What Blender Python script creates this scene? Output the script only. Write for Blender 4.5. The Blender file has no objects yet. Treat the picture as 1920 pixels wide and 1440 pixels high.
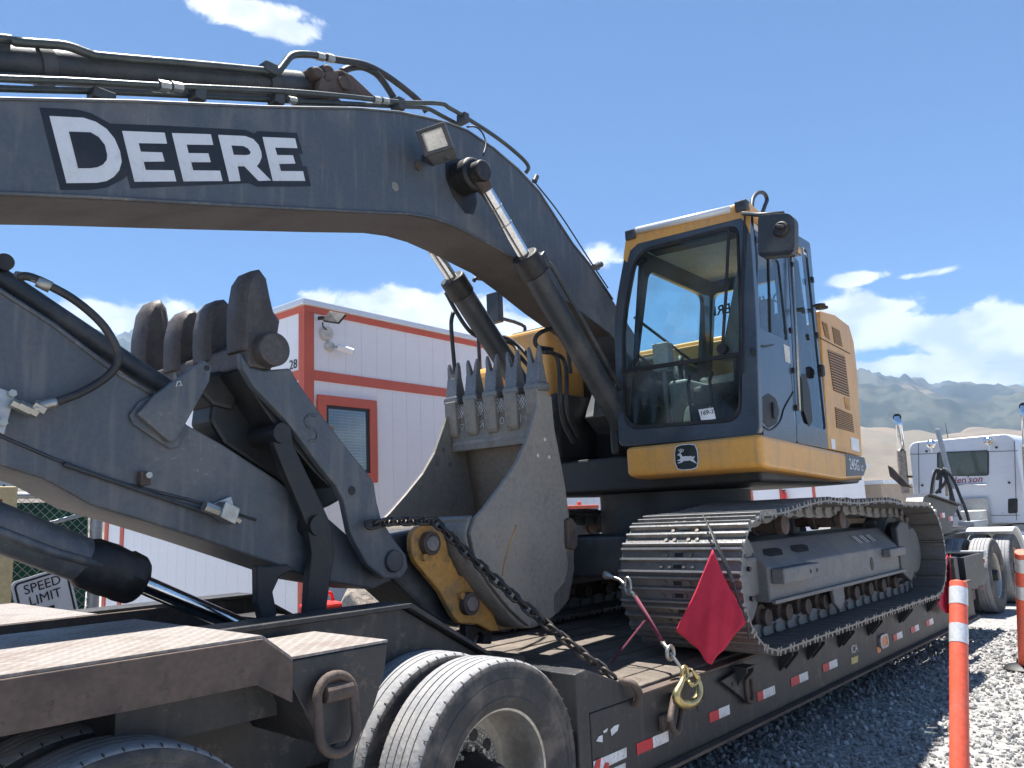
import bpy, bmesh, math, random
from mathutils import Vector, Matrix, noise, Euler
random.seed(7)
S = bpy.context.scene
COL = S.collection

# ------------------------------------------------------------------ camera
FPX, HZ, KR, EYE = 1470.0, 912.0, 0.043, 1.6          # focal length (px at 1920), horizon, roll, eye height
VPX = 2330.0                                          # where the trailer's long lines meet
_h = Vector((1, -KR)).normalized(); _n = Vector((-KR, -1)).normalized()
_d = (HZ + KR * (VPX - 960) - 720) / math.sqrt(1 + KR * KR)
_pitch = math.atan(_d / FPX); _R = math.hypot(FPX, _d)
_u = Vector((VPX - 960, HZ - 720)).dot(_h)
_yaw = math.atan(_u / _R)
_Fh = Vector((math.cos(_yaw), math.sin(_yaw), 0)); _Rt = Vector((math.sin(_yaw), -math.cos(_yaw), 0)); _Z = Vector((0, 0, 1))
_F = _Fh * math.cos(_pitch) + _Z * math.sin(_pitch)
_U = -_Fh * math.sin(_pitch) + _Z * math.cos(_pitch)
CAM = Vector((0, 0, EYE))
_cr = _Rt * _h.x + _U * _n.x
_cu = _Rt * (-_h.y) + _U * (-_n.y)
cam = bpy.data.objects.new('camera', bpy.data.cameras.new('camera')); COL.objects.link(cam)
_m = Matrix((_cr, _cu, -_F)).transposed().to_4x4(); _m.translation = CAM
cam.matrix_world = _m
cam.data.sensor_width = 36.0; cam.data.lens = FPX / 1920 * 36
cam.data.clip_start = 0.05; cam.data.clip_end = 60000
S.camera = cam
S.cycles.max_bounces = 6; S.cycles.diffuse_bounces = 3; S.cycles.glossy_bounces = 3; S.cycles.transmission_bounces = 4; S.cycles.volume_bounces = 0; S.cycles.transparent_max_bounces = 16

# ------------------------------------------------------------------ sun, sky, exposure
SUN = Vector((0.085, 0.185, 1.0)).normalized()
sun = bpy.data.objects.new('sun', bpy.data.lights.new('sun', 'SUN')); COL.objects.link(sun)
sun.data.energy = 4.3; sun.data.angle = math.radians(0.53); sun.data.color = (1.0, 0.96, 0.90)
sun.rotation_euler = SUN.to_track_quat('Z', 'Y').to_euler()
W = bpy.data.worlds.new('World'); S.world = W; W.use_nodes = True
S.view_settings.view_transform = 'Standard'; S.view_settings.look = 'None'
S.view_settings.exposure = 1.7; S.view_settings.gamma = 1.0; S.view_settings.use_curve_mapping = False

def N(nt, t, **kw):
    n = nt.nodes.new(t)
    for k, v in kw.items(): setattr(n, k, v)
    return n
def math_(nt, op, a, b=None, c=None, clamp=False):
    n = N(nt, 'ShaderNodeMath', operation=op, use_clamp=clamp)
    for i, v in enumerate((a, b, c)):
        if v is None: continue
        if isinstance(v, (int, float)): n.inputs[i].default_value = v
        else: nt.links.new(v, n.inputs[i])
    return n.outputs[0]
def mixc(nt, f, a, b):
    n = N(nt, 'ShaderNodeMix', data_type='RGBA')
    for i, v in ((0, f), (6, a), (7, b)):
        if isinstance(v, (int, float)): n.inputs[i].default_value = v
        elif isinstance(v, tuple): n.inputs[i].default_value = (*v, 1) if len(v) == 3 else v
        else: nt.links.new(v, n.inputs[i])
    return n.outputs[2]
def smooth(nt, x, lo, hi):
    n = N(nt, 'ShaderNodeMapRange', interpolation_type='SMOOTHSTEP')
    nt.links.new(x, n.inputs[0]); n.inputs[1].default_value = lo; n.inputs[2].default_value = hi
    return n.outputs[0]

def ray(px, py):
    v = Vector((px - 960, py - 720))
    return _F * FPX + _Rt * v.dot(_h) + _U * v.dot(_n)
def azel(px, py):
    r = ray(px, py).normalized(); return math.atan2(r.y, r.x), math.asin(r.z)

SKY = 0.05
def build_sky():
    nt = W.node_tree; nt.nodes.clear()
    out = N(nt, 'ShaderNodeOutputWorld'); bg = N(nt, 'ShaderNodeBackground')
    nt.links.new(bg.outputs[0], out.inputs[0])
    sky = N(nt, 'ShaderNodeTexSky', sky_type='NISHITA'); sky.sun_disc = False
    sky.sun_elevation = math.asin(SUN.z); sky.sun_rotation = math.atan2(SUN.x, SUN.y)
    sky.altitude = 1400; sky.air_density = 0.78; sky.dust_density = 0.0; sky.ozone_density = 6.0
    tc = N(nt, 'ShaderNodeTexCoord'); sep = N(nt, 'ShaderNodeSeparateXYZ')
    nt.links.new(tc.outputs['Generated'], sep.inputs[0])
    az = math_(nt, 'ARCTAN2', sep.outputs[1], sep.outputs[0])
    el = math_(nt, 'ARCSINE', sep.outputs[2])
    # cloud texture: fractal noise in the direction sphere, flattened
    mp = N(nt, 'ShaderNodeMapping'); mp.inputs['Scale'].default_value = (6, 6, 9.5)
    nt.links.new(tc.outputs['Generated'], mp.inputs[0])
    n1 = N(nt, 'ShaderNodeTexNoise'); n1.inputs['Scale'].default_value = 2.1; n1.inputs['Detail'].default_value = 10
    n1.inputs['Roughness'].default_value = 0.6; n1.inputs['Distortion'].default_value = 0.35
    nt.links.new(mp.outputs[0], n1.inputs['Vector'])
    nz = n1.outputs[0]
    def blob(px, py, wx, wy, amp):      # one cloud bank: centre by direction, angular half sizes
        a, e = azel(px, py)
        da = math_(nt, 'DIVIDE', math_(nt, 'SUBTRACT', az, a), wx)
        de = math_(nt, 'DIVIDE', math_(nt, 'SUBTRACT', el, e), wy)
        r2 = math_(nt, 'ADD', math_(nt, 'MULTIPLY', da, da), math_(nt, 'MULTIPLY', de, de))
        return math_(nt, 'MULTIPLY', math_(nt, 'EXPONENT', math_(nt, 'MULTIPLY', r2, -1.0)), amp)
    cov = None
    for b in CLOUDS:
        v = blob(*b); cov = v if cov is None else math_(nt, 'MAXIMUM', cov, v)
    # a low bank all round the horizon, thinning with height
    band = math_(nt, 'MULTIPLY', smooth(nt, el, 0.19, 0.08), smooth(nt, el, -0.05, 0.02))
    cov = math_(nt, 'MAXIMUM', cov, math_(nt, 'MULTIPLY', band, 0.66))
    dens = math_(nt, 'ADD', math_(nt, 'MULTIPLY', nz, 1.0), math_(nt, 'MULTIPLY', cov, 0.50))
    mask = smooth(nt, dens, 0.73, 0.88)
    # puffs are brighter on top, greyer inside
    n2 = N(nt, 'ShaderNodeTexNoise'); n2.inputs['Scale'].default_value = 3.2; n2.inputs['Detail'].default_value = 6
    mp2 = N(nt, 'ShaderNodeMapping'); mp2.inputs['Scale'].default_value = (5, 5, 9); mp2.inputs['Location'].default_value = (3, 1, .12)
    nt.links.new(tc.outputs['Generated'], mp2.inputs[0]); nt.links.new(mp2.outputs[0], n2.inputs['Vector'])
    ccol = mixc(nt, smooth(nt, n2.outputs[0], 0.35, 0.62), (5.6, 5.9, 6.4), (8.6, 8.6, 8.6))
    vm = N(nt, 'ShaderNodeVectorMath', operation='MULTIPLY'); nt.links.new(sky.outputs[0], vm.inputs[0]); vm.inputs[1].default_value = (.86, 1.0, 1.03)
    col = mixc(nt, math_(nt, 'MULTIPLY', mask, 0.95), vm.outputs[0], ccol)
    nt.links.new(col, bg.inputs[0]); bg.inputs[1].default_value = SKY
CLOUDS = [(400, 4, .05, .018, .86), (470, 28, .075, .024, .92), (530, 55, .05, .016, .82), (1625, 520, .05, .010, .9), (1720, 515, .05, .008, .75), (1610, 600, .07, .035, 1.15), (1700, 625, .09, .022, 1.1), (1860, 625, .10, .032, 1.2), (1920, 640, .1, .03, 1.1),
          (1690, 690, .10, .02, 1.15), (1850, 705, .14, .018, 1.2), (720, 575, .10, .030, 1.15), (880, 600, .10, .03, 1.1), (960, 620, .08, .03, 1.1), (230, 600, .12, .03, 1.15), (120, 590, .08, .02, 1.0), (1130, 490, .05, .03, .7), (1290, 470, .09, .05, .55), (1480, 560, .05, .03, .5)]
build_sky()

# ------------------------------------------------------------------ pixel -> place (used to read sizes off the photograph)
class Frame:
    def __init__(s, o, deg):
        s.M = Matrix.Translation(Vector(o)) @ Matrix.Rotation(math.radians(deg), 4, 'Z'); s.I = s.M.inverted()
    def at(s, px, py, ax, val):
        r = s.I.to_3x3() @ ray(px, py); c = s.I @ CAM; i = 'xyz'.index(ax)
        return c + r * ((val - c[i]) / r[i])
    def y(s, px, py, v): return s.at(px, py, 'y', v)
    def x(s, px, py, v): return s.at(px, py, 'x', v)
    def z(s, px, py, v): return s.at(px, py, 'z', v)
WF = Frame((0, 0, 0), 0)            # trailer and ground
UF = Frame((6.2, 3.75, 0), 3)       # the excavator's slewed upper works
BF = Frame((4.79, 7.5, 0), 3)       # the office building

# ------------------------------------------------------------------ materials
MATS = {}
def mat(name, col, rough=.6, metal=0., dirt=None, dirt_amt=.5, scale=3., fine=40., bump=.15, bscale=60., spec=.5, lo=.45, hi=.65, streak=None, wear=None, wear_amt=.35, coat=0, var=1.0, chips=None, chips_amt=.6):
    if name in MATS: return MATS[name]
    m = bpy.data.materials.new(name); m.use_nodes = True; nt = m.node_tree
    p = nt.nodes['Principled BSDF']
    p.inputs['Roughness'].default_value = rough; p.inputs['Metallic'].default_value = metal
    p.inputs['Specular IOR Level'].default_value = spec
    if coat: p.inputs['Coat Weight'].default_value = coat; p.inputs['Coat Roughness'].default_value = .15
    tc = N(nt, 'ShaderNodeTexCoord'); V = tc.outputs['Object']
    n1 = N(nt, 'ShaderNodeTexNoise'); n1.inputs['Scale'].default_value = scale; n1.inputs['Detail'].default_value = 8; n1.inputs['Roughness'].default_value = .62
    n2 = N(nt, 'ShaderNodeTexNoise'); n2.inputs['Scale'].default_value = fine; n2.inputs['Detail'].default_value = 4
    nt.links.new(V, n1.inputs['Vector']); nt.links.new(V, n2.inputs['Vector'])
    f = math_(nt, 'MULTIPLY', smooth(nt, n1.outputs[0], lo, hi), dirt_amt)
    base = mixc(nt, smooth(nt, n2.outputs[0], .25, .75), tuple(c * (1 - .14 * var) for c in col), tuple(min(1, c * (1 + .12 * var)) for c in col))
    c = mixc(nt, f, base, dirt if dirt else tuple(min(1, x * 1.4 + .02) for x in col))
    if streak:
        mp = N(nt, 'ShaderNodeMapping'); mp.inputs['Scale'].default_value = (9, 9, 1.0); nt.links.new(V, mp.inputs[0])
        n3 = N(nt, 'ShaderNodeTexNoise'); n3.inputs['Scale'].default_value = 2.2; n3.inputs['Detail'].default_value = 5; nt.links.new(mp.outputs[0], n3.inputs['Vector'])
        c = mixc(nt, math_(nt, 'MULTIPLY', smooth(nt, n3.outputs[0], .50, .72), .5), c, streak)
    if wear:
        n4 = N(nt, 'ShaderNodeTexNoise'); n4.inputs['Scale'].default_value = scale * 4.3; n4.inputs['Detail'].default_value = 10; n4.inputs['Roughness'].default_value = .75
        nt.links.new(V, n4.inputs['Vector'])
        c = mixc(nt, math_(nt, 'MULTIPLY', smooth(nt, n4.outputs[0], .555, .635), wear_amt), c, wear)
    if chips:      # small chips and fine scratches, in clusters
        n5 = N(nt, 'ShaderNodeTexNoise'); n5.inputs['Scale'].default_value = 46; n5.inputs['Detail'].default_value = 6; n5.inputs['Roughness'].default_value = .7; nt.links.new(V, n5.inputs['Vector'])
        mp = N(nt, 'ShaderNodeMapping'); mp.inputs['Rotation'].default_value = (0, .5, 0); mp.inputs['Scale'].default_value = (70, 70, 3); nt.links.new(V, mp.inputs[0])
        n6 = N(nt, 'ShaderNodeTexNoise'); n6.inputs['Scale'].default_value = 1.; n6.inputs['Detail'].default_value = 3; nt.links.new(mp.outputs[0], n6.inputs['Vector'])
        k = math_(nt, 'MAXIMUM', smooth(nt, n5.outputs[0], .595, .64), math_(nt, 'MULTIPLY', smooth(nt, n6.outputs[0], .66, .70), .7))
        k = math_(nt, 'MULTIPLY', k, smooth(nt, n1.outputs[0], .53, .64))
        c = mixc(nt, math_(nt, 'MULTIPLY', k, chips_amt), c, chips)
    nt.links.new(c, p.inputs['Base Color'])
    r = math_(nt, 'ADD', math_(nt, 'MULTIPLY', n1.outputs[0], .3), rough - .15, clamp=True)
    nt.links.new(r, p.inputs['Roughness'])
    if bump:
        nb = N(nt, 'ShaderNodeTexNoise'); nb.inputs['Scale'].default_value = bscale; nb.inputs['Detail'].default_value = 5
        nt.links.new(V, nb.inputs['Vector'])
        b = N(nt, 'ShaderNodeBump'); b.inputs['Strength'].default_value = bump; b.inputs['Distance'].default_value = .01
        nt.links.new(nb.outputs[0], b.inputs['Height']); nt.links.new(b.outputs[0], p.inputs['Normal'])
    MATS[name] = m; return m
def glass(name, tint, refl=.06, dirt=.06, fk=1.0):
    m = bpy.data.materials.new(name); m.use_nodes = True; nt = m.node_tree; nt.nodes.clear()
    o = N(nt, 'ShaderNodeOutputMaterial'); mx = N(nt, 'ShaderNodeMixShader'); t = N(nt, 'ShaderNodeBsdfTransparent'); g = N(nt, 'ShaderNodeBsdfGlossy')
    t.inputs[0].default_value = (*tint, 1); g.inputs['Roughness'].default_value = .02
    fr = N(nt, 'ShaderNodeFresnel'); fr.inputs[0].default_value = 1.5
    nt.links.new(math_(nt, 'ADD', math_(nt, 'MULTIPLY', fr.outputs[0], fk), refl, clamp=True), mx.inputs[0]); nt.links.new(t.outputs[0], mx.inputs[1]); nt.links.new(g.outputs[0], mx.inputs[2])
    d = N(nt, 'ShaderNodeBsdfDiffuse'); d.inputs[0].default_value = (.45, .45, .42, 1); mx2 = N(nt, 'ShaderNodeMixShader')
    tc = N(nt, 'ShaderNodeTexCoord'); n1 = N(nt, 'ShaderNodeTexNoise'); n1.inputs['Scale'].default_value = 3; n1.inputs['Detail'].default_value = 7; nt.links.new(tc.outputs['Object'], n1.inputs['Vector'])
    nt.links.new(math_(nt, 'MULTIPLY', smooth(nt, n1.outputs[0], .35, .8), dirt), mx2.inputs[0]); nt.links.new(mx.outputs[0], mx2.inputs[1]); nt.links.new(d.outputs[0], mx2.inputs[2])
    nt.links.new(mx2.outputs[0], o.inputs[0]); MATS[name] = m; return m

DUST = (.24, .20, .16)
M_boom = mat('boom_paint', (.073, .086, .100), .48, 0, (.18, .175, .165), .45, 1.5, 50, .12, 90, streak=(.17, .165, .155), wear=(.14, .115, .095), wear_amt=.35, chips=(.30, .28, .25), chips_amt=.55, var=.7, lo=.49, hi=.62)
M_dark = mat('charcoal_paint', (.030, .036, .043), .5, 0, (.12, .115, .105), .45, 2.5)
M_black = mat('black_grease', (.010, .010, .011), .55, 0, (.05, .045, .04), .5, 6)
M_hose = mat('hose_rubber', (.018, .019, .021), .55, 0, (.09, .085, .08), .4, 8)
M_pipe = mat('steel_pipe_paint', (.055, .065, .062), .35, .3, (.13, .13, .12), .4, 6)
M_yel = mat('machine_yellow', (.69, .345, .075), .42, 0, (.50, .30, .14), .45, 2.2, 30, .05, 60, streak=(.42, .26, .11), coat=.15, var=.4, chips=(.10, .08, .06), chips_amt=.7)
M_yel2 = mat('worn_yellow', (.52, .26, .06), .6, 0, (.24, .16, .08), .75, 5, 30, .15, 60, wear=(.10, .08, .06), wear_amt=.6)
M_bucket = mat('bucket_steel', (.225, .205, .178), .55, .1, (.32, .275, .215), .65, 1.6, 35, .18, 55, wear=(.085, .075, .068), wear_amt=.35, streak=(.24, .21, .17), chips=(.36, .34, .31))
M_under = mat('greasy_underside', (.085, .074, .068), .7, 0, (.05, .042, .038), .6, 2.5)
M_link = mat('near_black_paint', (.014, .016, .018), .5, 0, (.05, .044, .038), .45, 4)  # near-black, shared by links, thumb web and the front of the house
M_grouser = mat('polished_grouser', (.30, .31, .32), .38, .6, (.2, .19, .18), .4, 9)
M_tooth = mat('worn_tooth_steel', (.21, .20, .19), .42, .55, (.14, .12, .10), .5, 9, 60, .18, 70)
M_rust = mat('rusty_steel', (.105, .075, .060), .75, .1, (.055, .043, .038), .7, 4, 50, .35, 50, wear=(.035, .03, .028), wear_amt=.6)
M_cast = mat('worn_casting', (.090, .077, .072), .6, .3, (.05, .042, .04), .6, 5, 50, .3, 40, wear=(.17, .15, .14), wear_amt=.4)
M_chrome = mat('chrome_rod', (.72, .72, .72), .14, 1.0, (.42, .40, .38), .35, 8, 60, .02, 60)
M_zinc = mat('zinc_fitting', (.42, .42, .39), .38, .8, (.25, .24, .2), .4, 14)
M_gold = mat('zinc_gold', (.52, .42, .18), .35, .85, (.25, .33, .27), .6, 14)
M_track = mat('track_steel', (.19, .183, .175), .45, .45, (.17, .14, .11), .65, 6, 60, .25, 60, wear=(.06, .045, .035), wear_amt=.5)
M_trackfr = mat('track_frame_paint', (.145, .145, .147), .6, 0, (.23, .215, .19), .7, 2.2, 40, .15, 60)
M_trailer = mat('trailer_black', (.024, .026, .029), .5, .1, (.06, .052, .045), .5, 2.4, 40, .2, 60, streak=(.07, .06, .05), wear=(.14, .115, .095), wear_amt=.45)
M_rubber = mat('tyre_rubber', (.040, .039, .039), .75, 0, (.17, .14, .115), .7, 5, 50, .2, 60)
M_tread = mat('tyre_tread', (.25, .25, .255), .8, 0, (.34, .33, .32), .6, 9, 60, .3, 50)
M_alu = mat('aluminium_rim', (.46, .44, .41), .42, .8, (.30, .26, .21), .5, 6)
M_wood = mat('deck_timber', (.115, .095, .078), .85, 0, (.20, .165, .13), .7, 3, 30, .5, 40, streak=None, wear=(.05, .04, .033), wear_amt=.6)
M_white = mat('white_siding', (.84, .825, .83), .65, 0, (.77, .75, .75), .3, 1.2, 30, .03, 60, var=.15)
M_redtrim = mat('red_trim', (.60, .12, .072), .6, 0, (.50, .11, .07), .4, 2, 30, .04, 60, var=.2)
M_parapet = mat('roof_metal', (.72, .74, .76), .35, .2, (.55, .57, .6), .3, 1.5, var=.2)
M_redflag = mat('red_mesh_cloth', (.64, .035, .075), .9, 0, (.48, .02, .05), .5, 5, 300, .4, 260)
M_orange = mat('orange_plastic', (.78, .115, .055), .5, 0, (.62, .14, .09), .5, 5, 40, .05, 60, wear=(.45, .2, .15), wear_amt=.3)
M_reflect = mat('reflective_band', (.62, .63, .64), .35, .2, (.45, .45, .45), .4, 20)
M_redtape = mat('red_tape', (.52, .02, .03), .4, 0, (.30, .04, .04), .5, 12)
M_whitetape = mat('white_tape', (.66, .66, .66), .4, 0, (.40, .38, .36), .5, 12, wear=(.1, .09, .08), wear_amt=.7)
M_letter = mat('silver_lettering', (.62, .64, .66), .5, 0, (.52, .52, .52), .25, 3, var=.2, wear=(.3, .29, .28), wear_amt=.25)
M_ink = mat('black_lettering', (.012, .014, .018), .5, 0, (.04, .04, .045), .4, 3)
M_paper = mat('white_sticker', (.74, .74, .74), .6, var=.2)
M_grass_green = mat('green_windscreen', (.012, .075, .042), .85, 0, (.03, .16, .09), .5, 2)
M_galv = mat('galvanised', (.40, .42, .43), .45, .6, (.28, .28, .28), .4, 10)
M_tan = mat('tan_frame', (.50, .40, .22), .7)
M_brown = mat('brown_panel', (.16, .10, .075), .8, 0, (.11, .07, .055), .5, 5)
M_truckwhite = mat('white_truck_paint', (.60, .63, .68), .3, 0, (.55, .58, .63), .15, 1.5, 20, 0, 60, coat=.3, var=.1)
M_int = mat('cab_trim_grey', (.17, .17, .16), .75, 0, (.25, .24, .22), .5, 4)
M_lightgrey = mat('light_plastic', (.60, .58, .53), .6, 0, (.45, .43, .38), .5, 4)
M_maroon = mat('maroon_strap', (.16, .03, .06), .8, 0, (.09, .03, .05), .5, 12)
M_red = mat('red_plastic', (.65, .035, .03), .45)
M_pane = glass('cab_glass', (.74, .90, .91), .0, .16, .9)
M_pane_dark = glass('tinted_glass', (.46, .58, .60), .08, .10)
M_pane_low = glass('lower_glass', (.40, .48, .49), .0, .16, .6)
M_lens = glass('lamp_lens', (.85, .85, .82), .25, .35)
M_sheet = mat('tread_plate', (.30, .27, .25), .6, .15, (.18, .14, .115), .6, 3.5, 50, .2, 50, wear=(.34, .31, .28), wear_amt=.5)
M_gravelpile = mat('gravel_heap', (.40, .34, .28), .95, 0, (.22, .18, .15), .8, 22, 60, 1.0, 30)

# ------------------------------------------------------------------ objects
WM = {}
def depth(o):
    d = 0
    while o.parent: o = o.parent; d += 1
    return d
def setp(o, parent, M):
    WM[o] = M
    while parent is not None and depth(parent) >= 2: parent = parent.parent      # thing > part > sub-part, no further
    if parent is not None:
        o.parent = parent; o.matrix_basis = WM[parent].inverted() @ M
    else: o.matrix_basis = M
def thing(name, label, cat, loc=(0, 0, 0), group=None, kind=None, parent=None):
    o = bpy.data.objects.new(name, None); COL.objects.link(o); o.empty_display_size = .2
    setp(o, parent, Matrix.Translation(Vector(loc))); tag(o, label, cat, group, kind); return o
def tag(o, label=None, cat=None, group=None, kind=None):
    if label: o['label'] = label
    if cat: o['category'] = cat
    if group: o['group'] = group
    if kind: o['kind'] = kind
    return o
def place(name, me, parent, M):
    o = bpy.data.objects.new(name, me); COL.objects.link(o); setp(o, parent, M); return o

class MB:
    def __init__(s, F=None): s.v = []; s.f = []; s.F = F
    def add(s, vs, fs):
        k = len(s.v); s.v += [Vector(v) for v in vs]; s.f += [tuple(i + k for i in f) for f in fs]; return s
    def box(s, a, b):
        (x0, y0, z0), (x1, y1, z1) = a, b
        return s.add([(x0, y0, z0), (x1, y0, z0), (x1, y1, z0), (x0, y1, z0), (x0, y0, z1), (x1, y0, z1), (x1, y1, z1), (x0, y1, z1)],
                     [(0, 3, 2, 1), (4, 5, 6, 7), (0, 1, 5, 4), (1, 2, 6, 5), (2, 3, 7, 6), (3, 0, 4, 7)])
    def obox(s, c, ax, ay, az):       # oriented box from half axes
        c = Vector(c); ax, ay, az = Vector(ax), Vector(ay), Vector(az)
        q = [c + ax * i + ay * j + az * k for k in (-1, 1) for i, j in ((-1, -1), (1, -1), (1, 1), (-1, 1))]
        return s.add(q, [(0, 3, 2, 1), (4, 5, 6, 7), (0, 1, 5, 4), (1, 2, 6, 5), (2, 3, 7, 6), (3, 0, 4, 7)])
    def prism(s, pts, vec):
        pts = [Vector(p) for p in pts]; vec = Vector(vec); n = len(pts)
        nn = Vector((0, 0, 0))
        for i in range(n): nn += (pts[i] - pts[0]).cross(pts[(i + 1) % n] - pts[0])
        if nn.dot(vec) > 0: pts = pts[::-1]
        return s.add(pts + [p + vec for p in pts], [tuple(range(n)), tuple(range(2 * n - 1, n - 1, -1))] + [(i, i + n, (i + 1) % n + n, (i + 1) % n) for i in range(n)])
    def cyl(s, p0, p1, r0, r1=None, n=20, caps=True):
        p0, p1 = Vector(p0), Vector(p1); r1 = r0 if r1 is None else r1
        d = (p1 - p0).normalized(); a = d.orthogonal().normalized(); b = d.cross(a)
        ring = [(a * math.cos(2 * math.pi * i / n) + b * math.sin(2 * math.pi * i / n)) for i in range(n)]
        vs = [p0 + q * r0 for q in ring] + [p1 + q * r1 for q in ring]
        fs = [(i, (i + 1) % n, (i + 1) % n + n, i + n) for i in range(n)]
        if caps: fs += [tuple(range(n - 1, -1, -1)), tuple(range(n, 2 * n))]
        return s.add(vs, fs)
    def tube(s, path, r, n=10, caps=True, closed=False, flat=1.0):
        P = [Vector(p) for p in path]; m = len(P); vs = []; fs = []; prev = None
        for i in range(m):
            if closed: d = (P[(i + 1) % m] - P[i - 1]).normalized()
            else: d = ((P[min(i + 1, m - 1)] - P[i]).normalized() + (P[i] - P[max(i - 1, 0)]).normalized()).normalized()
            if prev is None: a = d.orthogonal().normalized()
            else:
                a = prev - d * prev.dot(d); a = a.normalized() if a.length > 1e-6 else d.orthogonal().normalized()
            prev = a; b = d.cross(a); rr = r[i] if isinstance(r, (list, tuple)) else r
            vs += [P[i] + a * (math.cos(2 * math.pi * k / n) * rr) + b * (math.sin(2 * math.pi * k / n) * rr * flat) for k in range(n)]
        for i in range(m if closed else m - 1):
            j = (i + 1) % m
            fs += [(i * n + k, i * n + (k + 1) % n, j * n + (k + 1) % n, j * n + k) for k in range(n)]
        if caps and not closed: fs += [tuple(range(n - 1, -1, -1)), tuple(range((m - 1) * n, m * n))]
        return s.add(vs, fs)
    def lathe(s, prof, o, axis, n=48, closed=False):   # prof: (radius, offset along axis)
        o = Vector(o); d = Vector(axis).normalized(); a = d.orthogonal().normalized(); b = d.cross(a); m = len(prof); vs = []; fs = []
        for i in range(n):
            t = 2 * math.pi * i / n; e = a * math.cos(t) + b * math.sin(t)
            vs += [o + e * r + d * h for r, h in prof]
        for i in range(n):
            j = (i + 1) % n
            for k in range(m if closed else m - 1):
                l = (k + 1) % m
                fs.append((i * m + k, i * m + l, j * m + l, j * m + k))
        return s.add(vs, fs)
    def loft(s, rings, caps=True):
        n = len(rings[0]); vs = [p for r in rings for p in r]; fs = []
        for i in range(len(rings) - 1):
            fs += [(i * n + k, i * n + (k + 1) % n, (i + 1) * n + (k + 1) % n, (i + 1) * n + k) for k in range(n)]
        if caps: fs += [tuple(range(n - 1, -1, -1)), tuple(range((len(rings) - 1) * n, len(rings) * n))]
        return s.add(vs, fs)
    def sheet(s, g):                       # grid of points
        r, c = len(g), len(g[0]); return s.add([p for row in g for p in row], [(i * c + j, i * c + j + 1, (i + 1) * c + j + 1, (i + 1) * c + j) for i in range(r - 1) for j in range(c - 1)])
    def build(s, name, m, parent=None, bevel=0, smooth=False, seg=2, recalc=True, solid=0, label=None, sub=0, angle=35):
        vs = s.v if s.F is None else [s.F.M @ v for v in s.v]
        lo = Vector(min(v[i] for v in vs) for i in range(3)); hi = Vector(max(v[i] for v in vs) for i in range(3)); c = (lo + hi) / 2
        me = bpy.data.meshes.new(name); me.from_pydata([v - c for v in vs], [], s.f)
        if recalc:
            bm = bmesh.new(); bm.from_mesh(me); bmesh.ops.recalc_face_normals(bm, faces=bm.faces); bm.to_mesh(me); bm.free()
        me.materials.append(m)
        if smooth:
            for p in me.polygons: p.use_smooth = True
            if smooth == 'auto':
                try: me.set_sharp_from_angle(angle=math.radians(angle))
                except Exception: pass
        o = place(name, me, parent, Matrix.Translation(c))
        if solid: md = o.modifiers.new('solid', 'SOLIDIFY'); md.thickness = solid; md.offset = 0
        if bevel: md = o.modifiers.new('bevel', 'BEVEL'); md.width = bevel; md.segments = seg; md.limit_method = 'ANGLE'; md.angle_limit = math.radians(angle)
        if sub: md = o.modifiers.new('sub', 'SUBSURF'); md.levels = sub; md.render_levels = sub
        if label: o['label'] = label
        return o
def ellipse_hole_disc(): pass
def rrect(w, h, r, n=5):
    pts = []
    for cx, cy, a0 in ((w - r, h - r, 0), (-w + r, h - r, 90), (-w + r, -h + r, 180), (w - r, -h + r, 270)):
        for i in range(n + 1):
            t = math.radians(a0 + 90 * i / n); pts.append((cx + r * math.cos(t), cy + r * math.sin(t)))
    return pts
def frame_ring(outer, inner, vec):     # two matching loops -> a ring with thickness
    n = len(outer); vec = Vector(vec); o = [Vector(p) for p in outer]; i_ = [Vector(p) for p in inner]
    vs = o + i_ + [p + vec for p in o] + [p + vec for p in i_]; fs = []
    for k in range(n):
        l = (k + 1) % n
        fs += [(k, l, n + l, n + k), (2 * n + k, 3 * n + k, 3 * n + l, 2 * n + l), (k, 2 * n + k, 2 * n + l, l), (n + k, n + l, 3 * n + l, 3 * n + k)]
    return vs, fs
def text(name, s, size, M, m, parent, ext=.0012, sx=1.0, shear=0., bold=0., align='CENTER'):
    cu = bpy.data.curves.new(name, 'FONT'); cu.body = s; cu.size = size; cu.align_x = align; cu.align_y = 'CENTER'; cu.extrude = ext; cu.shear = shear; cu.offset = bold; cu.resolution_u = 3
    t = bpy.data.objects.new(name, cu); COL.objects.link(t); bpy.context.view_layer.update()
    me = bpy.data.meshes.new_from_object(t.evaluated_get(bpy.context.evaluated_depsgraph_get()))
    bpy.data.objects.remove(t); me.materials.clear(); me.materials.append(m)
    return place(name, me, parent, M @ Matrix.Diagonal((sx, 1, 1, 1)))
def basis(o, x, y):      # matrix with local x, y given
    x = Vector(x).normalized(); z = x.cross(Vector(y)).normalized(); y = z.cross(x)
    m = Matrix((x, y, z)).transposed().to_4x4(); m.translation = Vector(o); return m
def smoothpath(P, k=5):   # Catmull-Rom
    P = [Vector(p) for p in P]; Q = [P[0] * 2 - P[1]] + P + [P[-1] * 2 - P[-2]]; out = []
    for i in range(1, len(Q) - 2):
        a, b, c, d = Q[i - 1:i + 3]
        for j in range(k):
            t = j / k; out.append(.5 * ((2 * b) + (c - a) * t + (2 * a - 5 * b + 4 * c - d) * t * t + (3 * b - a - 3 * c + d) * t ** 3))
    return out + [P[-1]]

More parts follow.
